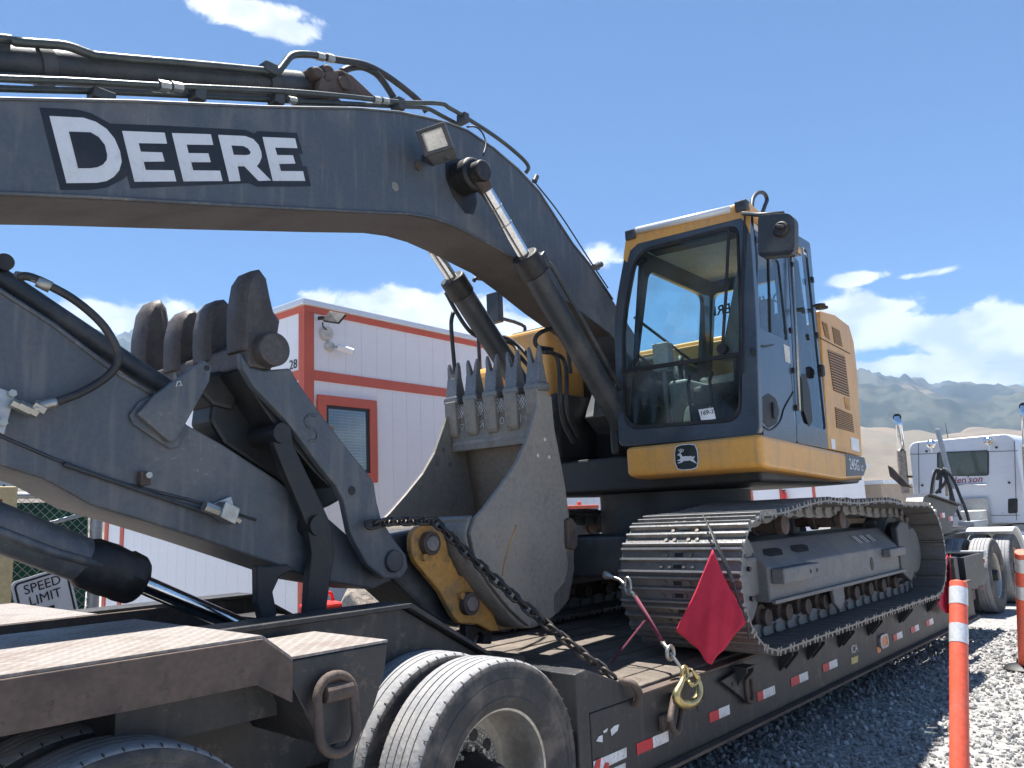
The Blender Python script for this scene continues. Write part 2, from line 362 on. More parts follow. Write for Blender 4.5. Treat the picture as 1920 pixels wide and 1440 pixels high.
# ------------------------------------------------------------------ ground, hills, haze
def ground_mat(name='gravel_ground'):
    m = bpy.data.materials.new(name); m.use_nodes = True; nt = m.node_tree; p = nt.nodes['Principled BSDF']; p.inputs['Roughness'].default_value = .9
    tc = N(nt, 'ShaderNodeTexCoord'); v = N(nt, 'ShaderNodeTexVoronoi'); v.inputs['Scale'].default_value = 34; nt.links.new(tc.outputs['Object'], v.inputs['Vector'])
    n1 = N(nt, 'ShaderNodeTexNoise'); n1.inputs['Scale'].default_value = .35; n1.inputs['Detail'].default_value = 6; nt.links.new(tc.outputs['Object'], n1.inputs['Vector'])
    g = N(nt, 'ShaderNodeSeparateColor'); nt.links.new(v.outputs['Color'], g.inputs[0])
    c = mixc(nt, g.outputs[0], (.16, .157, .152), (.38, .37, .355))
    c = mixc(nt, math_(nt, 'MULTIPLY', smooth(nt, n1.outputs[0], .4, .65), .35), c, (.24, .22, .20))
    nt.links.new(c, p.inputs['Base Color'])
    b = N(nt, 'ShaderNodeBump'); b.inputs['Strength'].default_value = .9; b.inputs['Distance'].default_value = .015; b.invert = True
    nt.links.new(v.outputs['Distance'], b.inputs['Height']); nt.links.new(b.outputs[0], p.inputs['Normal'])
    return m
GM = ground_mat()
g = MB(); E_ = 9000
g.sheet([[(x, y, 0) for y in (-E_, -400, -60, 0, 60, 400, E_)] for x in (-E_, -400, -60, 0, 60, 400, E_)])
tag(g.build('ground', GM, recalc=False), 'pale grey gravel yard under the trailer', 'ground', kind='structure')

# loose stones lying on the yard in front of the trailer: real pebbles
def stones():
    rnd = random.Random(3); ico = bmesh.new(); bmesh.ops.create_icosphere(ico, subdivisions=1, radius=1)
    bv = [v.co.copy() for v in ico.verts]; bf = [tuple(v.index for v in f.verts) for f in ico.faces]; ico.free()
    vs, fs, mi = [], [], []
    def put(x, y, r):
        k = len(vs); q = Euler((rnd.uniform(0, 6), rnd.uniform(0, 6), rnd.uniform(0, 6))).to_matrix()
        sc = Vector((r * rnd.uniform(.8, 1.5), r * rnd.uniform(.7, 1.1), r * rnd.uniform(.5, .8))); o = Vector((x, y, r * .25))
        for c in bv: vs.append(q @ Vector((c.x * sc.x, c.y * sc.y, c.z * sc.z)) * rnd.uniform(.85, 1.12) + o)
        for f in bf: fs.append(tuple(i + k for i in f))
        mi.extend([rnd.choice((0, 0, 1, 1, 2, 3))] * len(bf))
    n = 0
    while n < 17000:
        t = rnd.random() ** 1.25; x = 2.9 + 8.5 * t; y = rnd.uniform(-.6 + .10 * x, 3.9)
        put(x, y, rnd.choice((rnd.uniform(.007, .013), rnd.uniform(.010, .020), rnd.uniform(.014, .027)))); n += 1
    me = bpy.data.meshes.new('gravel_stones'); me.from_pydata(vs, [], fs)
    for i, c in enumerate(((.25, .245, .24), (.34, .33, .315), (.17, .168, .165), (.46, .45, .43))):
        me.materials.append(mat('stone_%d' % i, c, .9, 0, tuple(x * .7 for x in c), .5, 30, 80, 0))
    me.polygons.foreach_set('material_index', mi)
    o = place('gravel', me, None, Matrix()); tag(o, 'loose grey crushed stones strewn over the yard', 'gravel', kind='stuff')
stones()

def hills():
    m = bpy.data.materials.new('hill_scrub'); m.use_nodes = True; nt = m.node_tree; p = nt.nodes['Principled BSDF']; p.inputs['Roughness'].default_value = .95
    tc = N(nt, 'ShaderNodeTexCoord'); sp = N(nt, 'ShaderNodeSeparateXYZ'); geo = N(nt, 'ShaderNodeNewGeometry'); nt.links.new(geo.outputs['Position'], sp.inputs[0])
    n1 = N(nt, 'ShaderNodeTexNoise'); n1.inputs['Scale'].default_value = .006; n1.inputs['Detail'].default_value = 10; n1.inputs['Roughness'].default_value = .65; nt.links.new(geo.outputs['Position'], n1.inputs['Vector'])
    n2 = N(nt, 'ShaderNodeTexNoise'); n2.inputs['Scale'].default_value = .0022; n2.inputs['Detail'].default_value = 6; nt.links.new(geo.outputs['Position'], n2.inputs['Vector'])
    h = math_(nt, 'ADD', sp.outputs[2], math_(nt, 'MULTIPLY', math_(nt, 'SUBTRACT', n2.outputs[0], .5), 700))
    veg = smooth(nt, h, 10, 190)
    c1 = mixc(nt, smooth(nt, n1.outputs[0], .42, .62), (.18, .145, .108), (.105, .092, .072))
    c2 = mixc(nt, smooth(nt, n1.outputs[0], .44, .56), (.070, .078, .062), (.027, .039, .037))  # scrub tone pulled to grey-blue, putting some haze into the colour
    nt.links.new(mixc(nt, veg, c1, c2), p.inputs['Base Color'])
    prof = [(-1.2, .06), (-.55, .075)] + sorted([azel(x, y) for x, y in ((1920, 737), (1800, 728), (1715, 722), (1660, 716), (1610, 704), (1500, 690), (1300, 705), (1100, 720), (900, 715), (700, 690), (500, 655), (330, 628), (200, 640), (0, 660))]) + [(1.6, .13), (2.4, .09)]
    prof.sort()
    def ridge(a):
        for (a0, e0), (a1, e1) in zip(prof, prof[1:]):
            if a0 <= a <= a1: return e0 + (e1 - e0) * (a - a0) / (a1 - a0)
        return .07
    A0, A1, NA, NR = -.35, 1.9, 1000, 90; R0, R1, RT = 330., 5200., 4200.
    rows = []
    for j in range(NR + 1):
        r = R0 * (R1 / R0) ** (j / NR); row = []
        for i in range(NA + 1):
            a = A0 + (A1 - A0) * i / NA; x, y = r * math.cos(a), r * math.sin(a)
            top = math.tan(ridge(a)) * RT
            t = max(0., min(1., (r - 420) / (RT - 420))); s = t ** 1.55
            if r > RT: s = 1 - .25 * (r - RT) / (R1 - RT)
            z = top * s
            w = math.sin(math.pi * min(1, t)) ** .8
            q = Vector((x, y, 0))
            rid = abs(noise.fractal(q / 900, 1.0, 2.1, 6)); rid2 = abs(noise.fractal(q / 300 + Vector((7, 3, 1)), 1.0, 2.1, 4)); z += w * top * (.26 - .62 * rid) - w * 45 * rid2 + w * 5 * noise.fractal(q / 90, 1., 2., 3)
            z += (1 - w) * t * 26 * noise.fractal(q / 420, 1., 2., 5)
            row.append((x, y, max(z, 0) - 2 + 3 * min(1, t * 30)))
        rows.append(row)
    b = MB(); b.sheet(rows); o = b.build('hills', m, smooth=True, recalc=False)
    global HILLTOP
    HILLTOP = max(p[2] for r_ in rows for p in r_)
    tag(o, 'dry tan foothills rising to a green mountain ridge', 'hills', kind='structure')
hills()

def haze():
    m = bpy.data.materials.new('air_haze'); m.use_nodes = True; nt = m.node_tree; nt.nodes.clear()
    o = N(nt, 'ShaderNodeOutputMaterial'); v = N(nt, 'ShaderNodeVolumePrincipled'); nt.links.new(v.outputs[0], o.inputs['Volume'])
    v.inputs['Color'].default_value = (.38, .62, 1.0, 1); v.inputs['Density'].default_value = HAZE; v.inputs['Anisotropy'].default_value = .2
    b = MB(); b.box((-5400, -5400, -8), (5400, 5400, HILLTOP + 20)); ob = b.build('haze', m, recalc=True); tag(ob, 'thin blue air haze over the far hills', 'haze', kind='stuff')
HAZE = 0.00014
haze()

# ------------------------------------------------------------------ office building
def building():
    B = thing('office_building', 'white panelled office building with red trim and blind-covered window', 'building', BF.M @ Vector((3, 3, 0)))
    z = lambda px, py: BF.y(px, py, 0).z
    zt, zw, zr = z(572, 561), z(572, 573), z(572, 584)
    b1, b0 = z(590, 694), z(590, 713); L = 9.2; D = max(3.0, BF.x(196, 1000, 0).y); zb = .30
    P = .24
    core = MB(BF); core.box((.012, .012, zb), (L, D, zw - .02)); core.build('wall_core', M_white, B)
    # vertical boards: right face then left face, above and below the middle band
    def boards(face, z0, z1, skip=None):
        u = .10; end = (L if face == 'r' else D) - .05
        while u < end:
            w = min(P - .003, end - u)
            segs = [(z0, z1)]
            if skip and u + w > skip[0] and u < skip[1]: segs = [(z0, skip[2]), (skip[3], z1)] if skip[3] < z1 else [(z0, skip[2])]
            for a, c in segs:
                if c - a < .02: continue
                m = MB(BF)
                if face == 'r': m.box((u, .004, a), (u + w, .029, c))
                else: m.box((.004, u, a), (.029, u + w, c))
                m.build('siding_panel', M_white, B)
            u += P
    wl, wr = BF.y(594, 800, 0).x, BF.y(704, 800, 0).x; wt = z(650, 746); wb = z(700, 905)
    lw = (BF.x(283, 980, 0).y, BF.x(225, 980, 0).y)
    boards('r', zb, b0, (wl + .05, wr - .05, wb + .05, wt - .05)); boards('r', b1, zr)
    boards('l', zb + .22, b0); boards('l', b1, zr)
    t = MB(BF); t.box((-.012, -.012, zb), (z and BF.y(588, 700, 0).x, .03, zr)); t.build('corner_trim', M_redtrim, B, .004)
    t = MB(BF); t.box((-.012, .031, zb), (.03, BF.x(561, 620, 0).y, zr)); t.build('corner_trim', M_redtrim, B, .004)
    t = MB(BF); t.box((BF.y(588, 700, 0).x, -.010, b0), (L, .028, b1)); t.build('band_trim', M_redtrim, B, .004)
    t = MB(BF); t.box((-.010, BF.x(561, 620, 0).y, b0), (.028, D, b1)); t.build('band_trim', M_redtrim, B, .004)
    t = MB(BF); t.box((-.015, -.015, zr), (L, .05, zw)); t.box((-.015, .05, zr), (.05, D, zw)); t.build('fascia', M_redtrim, B, .004)
    t = MB(BF); t.box((-.06, -.06, zw), (L + .06, D + .06, zt)); t.build('parapet', M_parapet, B, .012)
    t = MB(BF); t.box((-.02, .02, 0), (.02, D, zb + .2)); t.box((.02, .02, 0), (L, .05, zb - .01)); t.build('skirting', mat('red_skirting', (.30, .06, .045), .7), B)
    for py0, py1 in ((226, 232), (197, 203)):
        a, c = BF.x(py1, 1000, 0).y, BF.x(py0, 1000, 0).y
        t = MB(BF); t.box((-.012, min(a, c), zb), (.03, max(a, c), b0)); t.build('corner_trim', M_redtrim, B, .003)
    # small louvre near the corner on the left face
    v = MB(BF); y0, y1 = BF.x(557, 1075, 0).y, BF.x(540, 1075, 0).y; zz0, zz1 = BF.x(548, 1088, 0).z, BF.x(548, 1058, 0).z
    v.box((-.02, min(y0, y1), zz0), (.01, max(y0, y1), zz1)); V = v.build('wall_vent', M_galv, B, .004)
    # window: frame, dark sash, pane, blind slats
    Wd = MB(BF); fw = .11
    o = [(wl, -.035, wb), (wr, -.035, wb), (wr, -.035, wt), (wl, -.035, wt)]; i = [(wl + fw, -.035, wb + fw), (wr - fw, -.035, wb + fw), (wr - fw, -.035, wt - fw), (wl + fw, -.035, wt - fw)]
    Wd.add(*frame_ring(o, i, (0, .06, 0))); win = Wd.build('window', M_redtrim, B, .004)
    q = .035
    i2 = [(wl + fw + q, -.02, wb + fw + q), (wr - fw - q, -.02, wb + fw + q), (wr - fw - q, -.02, wt - fw - q), (wl + fw + q, -.02, wt - fw - q)]
    s = MB(BF); s.add(*frame_ring([(x, -.02, zz) for x, _, zz in i], i2, (0, .04, 0))); s.build('sash', M_ink, win)
    s = MB(BF); s.box((wl + fw + q, -.012, wb + fw + q), (wr - fw - q, -.008, wt - fw - q)); s.build('pane', MATS['window_glass'], win)
    k = wb + fw + .05; n = 0
    while k < wt - fw - .04:
        s = MB(BF); s.obox(((wl + wr) / 2, .0035, k), ((wr - wl) / 2 - fw - .05, 0, 0), (0, .0035, .0145), (0, .0007, -.0002)); s.build('blind_slat', M_lightgrey, win); k += .034
    return B
M_winglass = glass('window_glass', (.8, .86, .88), .02, .05)
building()

def floodlight():
    c = BF.y(625, 597, -.28)
    T = thing('flood_light', 'flat black led flood light on an arm at the red building corner', 'flood light', BF.M @ c)
    a, b_, c_, d_ = [BF.y(x, y, v) for x, y, v in ((608, 604, -.12), (620, 586, -.12), (650, 592, -.42), (636, 608, -.42))]
    n = (b_ - a).cross(d_ - a).normalized() * .03
    m = MB(BF); m.prism([a, b_, c_, d_], n if n.z > 0 else -n); m.build('housing', M_black, T, .004)
    ce = (a + b_ + c_ + d_) / 4; n2 = (-n if n.z > 0 else n).normalized()
    m = MB(BF); m.prism([ce + (p - ce) * .82 + n2 * .004 for p in (a, b_, c_, d_)], n2 * .003); m.build('lens', M_lightgrey, T)
    m = MB(BF); m.cyl(BF.y(597, 597, -.02), (a + b_) / 2, .022); m.build('arm', M_black, T)
    p = smoothpath([BF.y(605, 604, -.10), BF.y(606, 612, -.09), BF.y(613, 619, -.05), BF.y(617, 621, -.02)])
    m = MB(BF); m.tube(p, .008, 6); m.cyl(BF.y(616, 621, -.04), BF.y(616, 621, .0), .02, n=10); m.build('cable', M_black, T)
floodlight()
def wallcams():
    c = BF.y(610, 626, 0)
    T = thing('junction_box', 'round white junction box under the flood light cable', 'junction box', BF.M @ c)
    m = MB(BF); m.cyl(c + Vector((0, -.06, 0)), c, .075, .085, 18); m.build('body', M_lightgrey, T, .008); m = MB(BF); m.cyl(c + Vector((.02, -.07, -.03)), c + Vector((.02, -.05, -.03)), .016, n=10); m.build('plug', M_lightgrey, T)
    c = BF.y(617, 650, 0)
    T = thing('security_camera', 'small white bullet camera on the siding below the flood light', 'camera', BF.M @ c)
    m = MB(BF); m.cyl(c + Vector((0, -.05, 0)), c, .05, .06, 16); m.build('mount', M_lightgrey, T, .006)
    a = c + Vector((.03, -.07, .0)); d = Vector((.85, -.4, -.28)).normalized()
    m = MB(BF); m.cyl(c + Vector((0, -.04, 0)), a + d * .05, .012, n=8); m.build('bracket', M_zinc, T)
    m = MB(BF); m.cyl(a + d * .03, a + d * .22, .042, n=18); m.build('camera_body', M_white, T, .006); m = MB(BF); m.cyl(a + d * .221, a + d * .224, .03, n=14); m.build('camera_lens', M_ink, T)
wallcams()
def number_sign():
    p = BF.x(550, 684, -.0); s = abs(BF.x(544, 675, 0).z - BF.x(544, 693, 0).z) * 1.35
    T = thing('house_number', 'black number 28 on the white end wall by the corner', 'number', BF.M @ p)
    M = BF.M @ basis(p + Vector((-.003, 0, 0)), (0, -1, 0), (0, 0, 1)); text('digits', '28', s, M, M_ink, T)
number_sign()

# ------------------------------------------------------------------ fence, signs and things in front of the building
FY = 6.4
def fence():
    p = WF.y(180, 1140, FY); zt = WF.y(150, 928, FY).z; xr = WF.y(180, 1000, FY).x; xl = xr - 2.6
    T = thing('chain_link_fence', 'chain link fence with green screen behind the rear of the trailer', 'fence', (xr, FY, 0))
    for x in (xr, xl):
        m = MB(); m.cyl((x, FY, 0), (x, FY, zt + .05), .042, n=16); m.cyl((x, FY, zt + .05), (x, FY, zt + .09), .045, .01, 16); m.build('post', M_galv, T, smooth='auto')
    for zz in (.5, .95, 1.45):
        m = MB(); m.cyl((xr, FY, zz), (xr, FY, zz + .09), .052, n=16); m.box((xr + .04, FY - .02, zz + .02), (xr + .11, FY + .02, zz + .07)); m.build('clamp', M_galv, T)
    m = MB(); m.cyl((xl, FY, zt), (xr, FY, zt), .024, n=12); m.build('top_rail', M_galv, T)
    m = MB(); m.cyl((xl + .2, FY, zt - .75), (xr, FY, zt - .12), .016, n=8); m.build('brace', M_galv, T)
    m = MB(); st = .062; w = xr - xl - .03; h = zt - .05; nn = int((w + h) / st) + 1
    for k in range(nn):
        for sgn in (1, -1):
            a = k * st; x0, z0 = (a, 0) if a < w else (w, a - w); x1, z1 = (0, a) if a < h else (a - h, h)
            if sgn < 0: x0, x1 = w - x0, w - x1
            m.cyl((xl + x0, FY + .004 * sgn, .04 + z0), (xl + x1, FY + .004 * sgn, .04 + z1), .0026, n=4, caps=False)
    o = m.build('wire_mesh', M_galv, T); o['kind'] = 'stuff'
    rows = [[(xl + .02 + (xr - xl - .06) * i / 30, FY + .05 + .025 * math.sin(i * 1.3 + j) * (1 - j / 14) + .012 * math.sin(j * 2.1 + i * .4), .05 + (zt - .1) * j / 14) for i in range(31)] for j in range(15)]
    m = MB(); m.sheet(rows); m.build('privacy_screen', M_grass_green, T, smooth=True)
fence()
def tan_board():
    y = 6.15; q = lambda px, py: WF.y(px, py, y)
    T = thing('notice_board', 'tan framed board with brown panel at the left edge', 'board', (q(10, 1100).x, y, 0))
    x1 = q(29, 1000).x; x0 = x1 - .9; zt = q(15, 912).z
    m = MB(); o = [(x0, y, .1), (x1, y, .1), (x1, y, zt), (x0, y, zt)]; f = .085
    m.add(*frame_ring(o, [(x0 + f, y, .2), (x1 - f, y, .2), (x1 - f, y, zt - f), (x0 + f, y, zt - f)], (0, .06, 0))); m.build('frame', M_tan, T, .006)
    m = MB(); m.box((x0 + f, y + .02, .2), (x1 - f, y + .045, zt - f)); m.build('panel', M_brown, T)
    m = MB(); m.box((x0 + .05, y + .01, 0), (x0 + .13, y + .05, .1)); m.box((x1 - .13, y + .01, 0), (x1 - .05, y + .05, .1)); m.build('foot', M_tan, T)
tan_board()
def canopy():
    y = 6.9; q = lambda px, py: WF.y(px, py, y); a = q(0, 904); zt = a.z
    T = thing('light_string_awning', 'white and red awning edge with string lights at far left', 'awning', (a.x, y, 0))
    m = MB(); m.box((a.x - 2.5, y, zt - .03), (q(75, 915).x, y + 1.4, zt + .02)); m.build('awning_sheet', M_parapet, T)
    m = MB(); m.box((a.x - 2.5, y - .02, zt + .022), (q(75, 915).x, y + .0, zt + .10)); m.build('awning_trim', M_redtrim, T)
    for x in (a.x - 1.2, q(70, 915).x - .05):
        m = MB(); m.box((x, y + 1.25, 0), (x + .07, y + 1.32, zt - .03)); m.build('post', M_galv, T)
    for k in range(8):
        x = a.x - .3 + k * .08; m = MB(); m.cyl((x, y - .03, zt - .06), (x, y - .03, zt - .02), .008, n=6); m.build('bulb', M_black, T)
canopy()
def speed_sign():
    y = 5.75; q = lambda px, py: WF.y(px, py, y)
    tl, tr = q(19, 1093), q(97, 1069); br = q(116, 1150)
    ux = (tr - tl).normalized(); uz = Vector((-ux.z, 0, ux.x)); w = .34; h = .45
    c = tl + ux * w / 2 - uz * h / 2
    T = thing('speed_limit_sign', 'white speed limit sign leaning by the chain link fence', 'sign', c)
    def loop(W_, H_, r): return [c + ux * a + uz * b for a, b in rrect(W_, H_, r)]
    m = MB(); m.prism(loop(w / 2, h / 2, .035), (0, .006, 0)); m.build('plate', M_paper, T)
    m = MB(); m.add(*frame_ring([p + Vector((0, -.002, 0)) for p in loop(w / 2 - .014, h / 2 - .014, .03)], [p + Vector((0, -.002, 0)) for p in loop(w / 2 - .026, h / 2 - .026, .022)], (0, .001, 0))); m.build('border', M_ink, T)
    for s, dz, sz in (('SPEED', .150, .085), ('LIMIT', .070, .085), ('5', -.09, .25)):
        text('lettering', s, sz, basis(c + uz * dz + Vector((0, -.0025, 0)), ux, uz), M_ink, T, sx=.95 if sz < .2 else 1)
    for s in (1, -1):
        p = c + ux * 0 + uz * (s * .205) + Vector((0, -.004, 0)); m = MB(); m.cyl(p, p + Vector((0, .004, 0)), .006, n=8); m.build('bolt', M_ink, T)
    b = c - uz * h / 2; m = MB(); m.cyl((c.x, y + .02, 0), tuple(c + Vector((0, .02, 0))), .02, n=10); m.build('post', M_galv, T)
speed_sign()
def dirt_heap():
    a = WF.y(735, 955, 6.6); b = MB(); R = 1.0; rows = []; c = Vector((a.x + .15, 6.6, 0))
    for j in range(16):
        r = R * j / 15; rows.append([(c.x + r * math.cos(t) * (1 + .12 * math.sin(3 * t)), c.y + r * math.sin(t), max(0, (a.z + .03) * (1 - (j / 15) ** 1.3) + .06 * noise.fractal(Vector((r * math.cos(t) * 4, r * math.sin(t) * 4, 1)), 1, 2, 4))) for t in [2 * math.pi * i / 40 for i in range(41)]])
    b.sheet(rows); o = b.build('gravel_pile', M_gravelpile, smooth=True); tag(o, 'heap of tan gravel between the bucket and the office building', 'gravel pile')
dirt_heap()
def dark_bin():
    y = 6.6; q = lambda px, py: WF.y(px, py, y); a, b = q(1068, 952), q(1124, 982)
    T = thing('equipment_box', 'black box with bright red top behind the bucket', 'box', ((a.x + b.x) / 2, y, 0))
    m = MB(); m.box((a.x, y, 0), (b.x, y + .6, a.z - .02)); m.build('body', M_ink, T, .01)
    m = MB(); m.box((a.x, y - .01, a.z - .018), (b.x, y + .61, a.z + .03)); m.cyl((b.x - .3, y + .1, a.z + .03), (b.x - .3, y + .1, a.z + .08), .03, n=10); m.build('top', M_redtrim, T, .01)
dark_bin()
def red_jug():
    y = 4.6; q = WF.y(622, 1135, y)
    T = thing('red_container', 'small red container seen through the dark linkage behind the rear frame', 'container', (q.x, y, 0))
    m = MB(); m.box((q.x - .14, y, q.z - .35), (q.x + .10, y + .2, q.z + .02)); m.build('body', M_red, T, .03, seg=3)
    m = MB(); m.cyl((q.x - .1, y + .1, q.z + .02), (q.x - .14, y + .1, q.z + .09), .028, n=12); m.build('spout', M_ink, T)
    m = MB(); m.tube(smoothpath([(q.x - .02, y + .1, q.z + .02), (q.x, y + .1, q.z + .07), (q.x + .06, y + .1, q.z + .07), (q.x + .08, y + .1, q.z + .02)]), .012, 8); m.build('handle', M_red, T)
    m = MB(); m.box((q.x - .5, y - .1, 0), (q.x + .4, y + .5, q.z - .352)); m.build('stand', M_black, T)
red_jug()
def far_buildings():
    T = thing('tan_warehouse', 'low tan block building far behind the tracks', 'building', (36, 16, 0))
    q = lambda px, py, X: WF.x(px, py, X)
    X = 34; a, b = q(1520, 915, X), q(1652, 912, X)
    m = MB(); m.box((X, b.y, 0), (X + 9, a.y, a.z)); m.build('wall', mat('tan_block', (.42, .33, .25), .85, 0, (.34, .27, .2), .5, 3), T)
    m = MB(); m.box((X - .15, b.y - .15, a.z), (X + 9.1, a.y + .15, a.z + .16)); m.build('roof_cap', M_parapet, T)
    X = 28; a, b = q(1440, 925, X), q(1530, 925, X)
    T = thing('white_shed', 'white shed with red edge trim seen under the excavator house', 'building', (X, a.y, 0))
    m = MB(); m.box((X, b.y, 0), (X + 5, a.y + 3, a.z + .9)); m.build('wall', M_white, T)
    for yy in (a.y + .6, a.y - .55, b.y + .02):
        m = MB(); m.box((X - .03, yy, 0), (X - .002, yy + .1, a.z + .9)); m.build('trim', M_redtrim, T)
    m = MB(); m.box((X - .2, b.y - .2, a.z + .9), (X + 5.2, a.y + 3.2, a.z + 1.05)); m.build('roof_cap', M_parapet, T)
    T = thing('fire_extinguisher', 'red fire extinguisher hung on the distant white shed', 'extinguisher', (X - .1, q(1470, 930, X).y, 0))
    c = q(1470, 930, X - .12); m = MB(); m.cyl((c.x, c.y, c.z - .28), (c.x, c.y, c.z + .1), .09, n=16); m.cyl((c.x, c.y, c.z + .1), (c.x, c.y, c.z + .18), .09, .03, 16); m.build('body', M_red, T); m = MB(); m.box((c.x - .02, c.y - .08, c.z + .18), (c.x + .02, c.y + .05, c.z + .22)); m.build('handle', M_ink, T)
far_buildings()

# ------------------------------------------------------------------ lowboy trailer
TR = thing('lowboy_trailer', 'long black lowboy trailer with plank deck carrying the excavator', 'trailer', (6, 3.77, 0))
RY0, RY1 = 2.45, 5.09
def tyre_mesh(R, w):
    a = w / 2; g = .010
    pr = [(R * .595, -a * .80), (R * .64, -a * .93), (R * .68, -a * .965), (R * .684, -a * .985), (R * .695, -a * .985), (R * .70, -a * .97), (R * .76, -a * 1.0), (R * .83, -a * .995), (R * .833, -a * 1.015), (R * .843, -a * 1.015), (R * .846, -a * .995), (R * .87, -a * .985), (R * .90, -a * .95), (R * .905, -a * .965), (R * .93, -a * .955), (R * .975, -a * .90), (R * .992, -a * .80)]
    tr = []
    for c in (-.48, -.16, .16, .48):
        tr += [(R, a * (c - .028)), (R - g, a * (c - .018)), (R - g, a * (c + .018)), (R, a * (c + .028))]
    return pr, pr + tr + [(r, -h) for r, h in pr[::-1]]
def make_wheel(name, parent, X, Y, Zc, R=.5, w=.265, dish=.12, side=-1, lugs=True, label=None, n=72):
    """a wheel whose outer face lies at Y and looks to -Y"""
    W_ = thing(name, None, None, (X, Y + w / 2, Zc), parent=parent)
    if label: W_['label'] = label
    _, prof = tyre_mesh(R, w); o = (X, Y + w / 2, Zc)
    m = MB(); m.lathe(prof, o, (0, 1, 0), n); t = m.build('tyre', M_rubber, W_, smooth='auto', angle=40)
    t.data.materials.append(M_tread)
    for p in t.data.polygons:
        c = p.center; r = math.hypot(c.x, c.z)
        if r > R * .965: p.material_index = 1
    m = MB()          # fine sipes across the shoulders
    for k in range(56):
        th = 2 * math.pi * k / 56; e = Vector((math.cos(th), 0, math.sin(th))); tt = Vector((-math.sin(th), 0, math.cos(th)))
        for s in (-1, 1): m.obox(Vector(o) + e * (R * .9885) + Vector((0, s * w * .432, 0)), e * .0015 + Vector((0, s * -.001, 0)), tt * .0016, Vector((0, s * .008, 0)) - e * .003)
    sp = m.build('sipes', M_black, W_); sp['kind'] = 'stuff'
    rr = R * .60; pr = [(rr, -w * .40), (rr * 1.03, -w * .43), (rr * 1.03, -w * .40), (rr * .96, -w * .37), (rr * .93, -w * .28), (rr * .90, -w * .05), (rr * .90, dish * .5), (rr * .84, dish), (rr * .66, dish * .92)]
    m = MB(); m.lathe(pr, o, (0, 1, 0), 48); m.build('rim', M_alu, W_, smooth='auto', angle=35)
    # disc with hand holes: polar grid with cells left out
    m = MB(); nh = 10; seg = 60; rads = [rr * .66, rr * .62, rr * .55, rr * .48, rr * .42, rr * .30]
    for i in range(seg):
        for k in range(5):
            q = []
            for (rad, ang) in ((rads[k], i), (rads[k], i + 1), (rads[k + 1], i + 1), (rads[k + 1], i)):
                th = 2 * math.pi * ang / seg; q.append((X + rad * math.cos(th), Y + w / 2 + dish * (.92 - .0 * rad), Zc + rad * math.sin(th)))
            m.add(q, [(0, 1, 2, 3)])
    m.build('wheel_disc', M_alu, W_, solid=.012, smooth=True)
    if lugs:
        for k in range(10):
            th = 2 * math.pi * k / 10; c = Vector((X + rr * .54 * math.cos(th), Y + w / 2 + dish * .92 - .0075, Zc + rr * .54 * math.sin(th)))
            m = MB(); m.cyl(c, c + Vector((0, .001, 0)), .028, n=16); m.build('hand_hole', M_black, W_)
    m = MB(); m.cyl((X, Y + w * .5 + dish + .06, Zc), (X, Y + w * .5 + dish + .10, Zc), rr * .8, n=32); m.build('brake_drum', M_black, W_)
    m = MB(); m.lathe([(rr * .34, dish), (rr * .33, dish - .07), (rr * .27, dish - .10), (rr * .25, dish - .19), (rr * .22, dish - .215), (0.001, dish - .22)], o, (0, 1, 0), 28); m.build('hub', M_black, W_, smooth='auto')
    if lugs:
        for k in range(10):
            th = 2 * math.pi * (k + .5) / 10; c = Vector((X + rr * .375 * math.cos(th), Y + w / 2 + dish * .92, Zc + rr * .375 * math.sin(th)))
            m = MB(); m.cyl(c, c + Vector((0, -.035, 0)), .017, n=6); m.cyl(c + Vector((0, -.035, 0)), c + Vector((0, -.055, 0)), .010, n=8); m.build('lug_nut', M_zinc, W_)
    return W_
wx = WF.y(928, 1440, 2.5).x
WH = [(wx, 'near outer tyre with a bright worn tread beside the trailer rail'), (wx - 1.55, 'half-hidden dark tyre at the lower left under the tread-plate platform')]
for X, lab in WH:
    make_wheel('wheel', TR, X, 2.44, .5, label=lab)
    make_wheel('wheel', TR, X, 2.44 + .33, .5, lugs=False, label='inner twin of the ' + ('nearest' if X == wx else 'rear') + ' wheel')
    for Y in (4.84, 4.51): make_wheel('wheel', TR, X, Y - .02, .5, lugs=False, n=40)
    m = MB(); m.cyl((X, 2.75, .5), (X, 4.85, .5), .07, n=14); m.build('axle', M_trailer, TR)

# rails and deck
XR0, XR1 = 3.14, 10.36
for y0, y1, s in ((RY0, RY0 + .07, -1), (RY1 - .07, RY1, 1)):
    m = MB(); m.box((XR0, y0, .285), (XR1, y1, .66)); m.build('side_rail', M_trailer, TR, .006)
    yo = y0 if s < 0 else y1
    m = MB(); m.box((XR0 + .01, min(yo, yo + s * .05), .265), (XR1, max(yo, yo + s * .05) + (.05 if s < 0 else 0), .284)); m.build('rail_flange', M_rust, TR, .003)
    m = MB(); m.box((XR0 + .42, yo - .012 if s < 0 else yo - .05, .661), (XR1, yo + .05 if s < 0 else yo + .012, .676)); m.build('top_flange', M_rust, TR, .003)
rnd = random.Random(5); pw = .205; k = 0; y = RY0 + .075
while y < RY1 - .08:
    w = min(pw - .012, RY1 - .075 - y); dz = rnd.uniform(-.006, .006)
    m = MB(); a, b = 3.62, 9.95
    m.prism([(a, y, .64 + dz), (b, y, .64 + dz), (b, y, .684 + dz), (a, y, .684 + dz)], (0, w, 0)); m.build('deck_plank', M_wood, TR, .006)
    m = MB(); m.prism([(3.18, y, .80 + dz), (3.615, y, .64 + dz), (3.615, y, .684 + dz), (3.18, y, .845 + dz)], (0, w, 0)); m.build('deck_plank', M_wood, TR, .006)
    y += pw
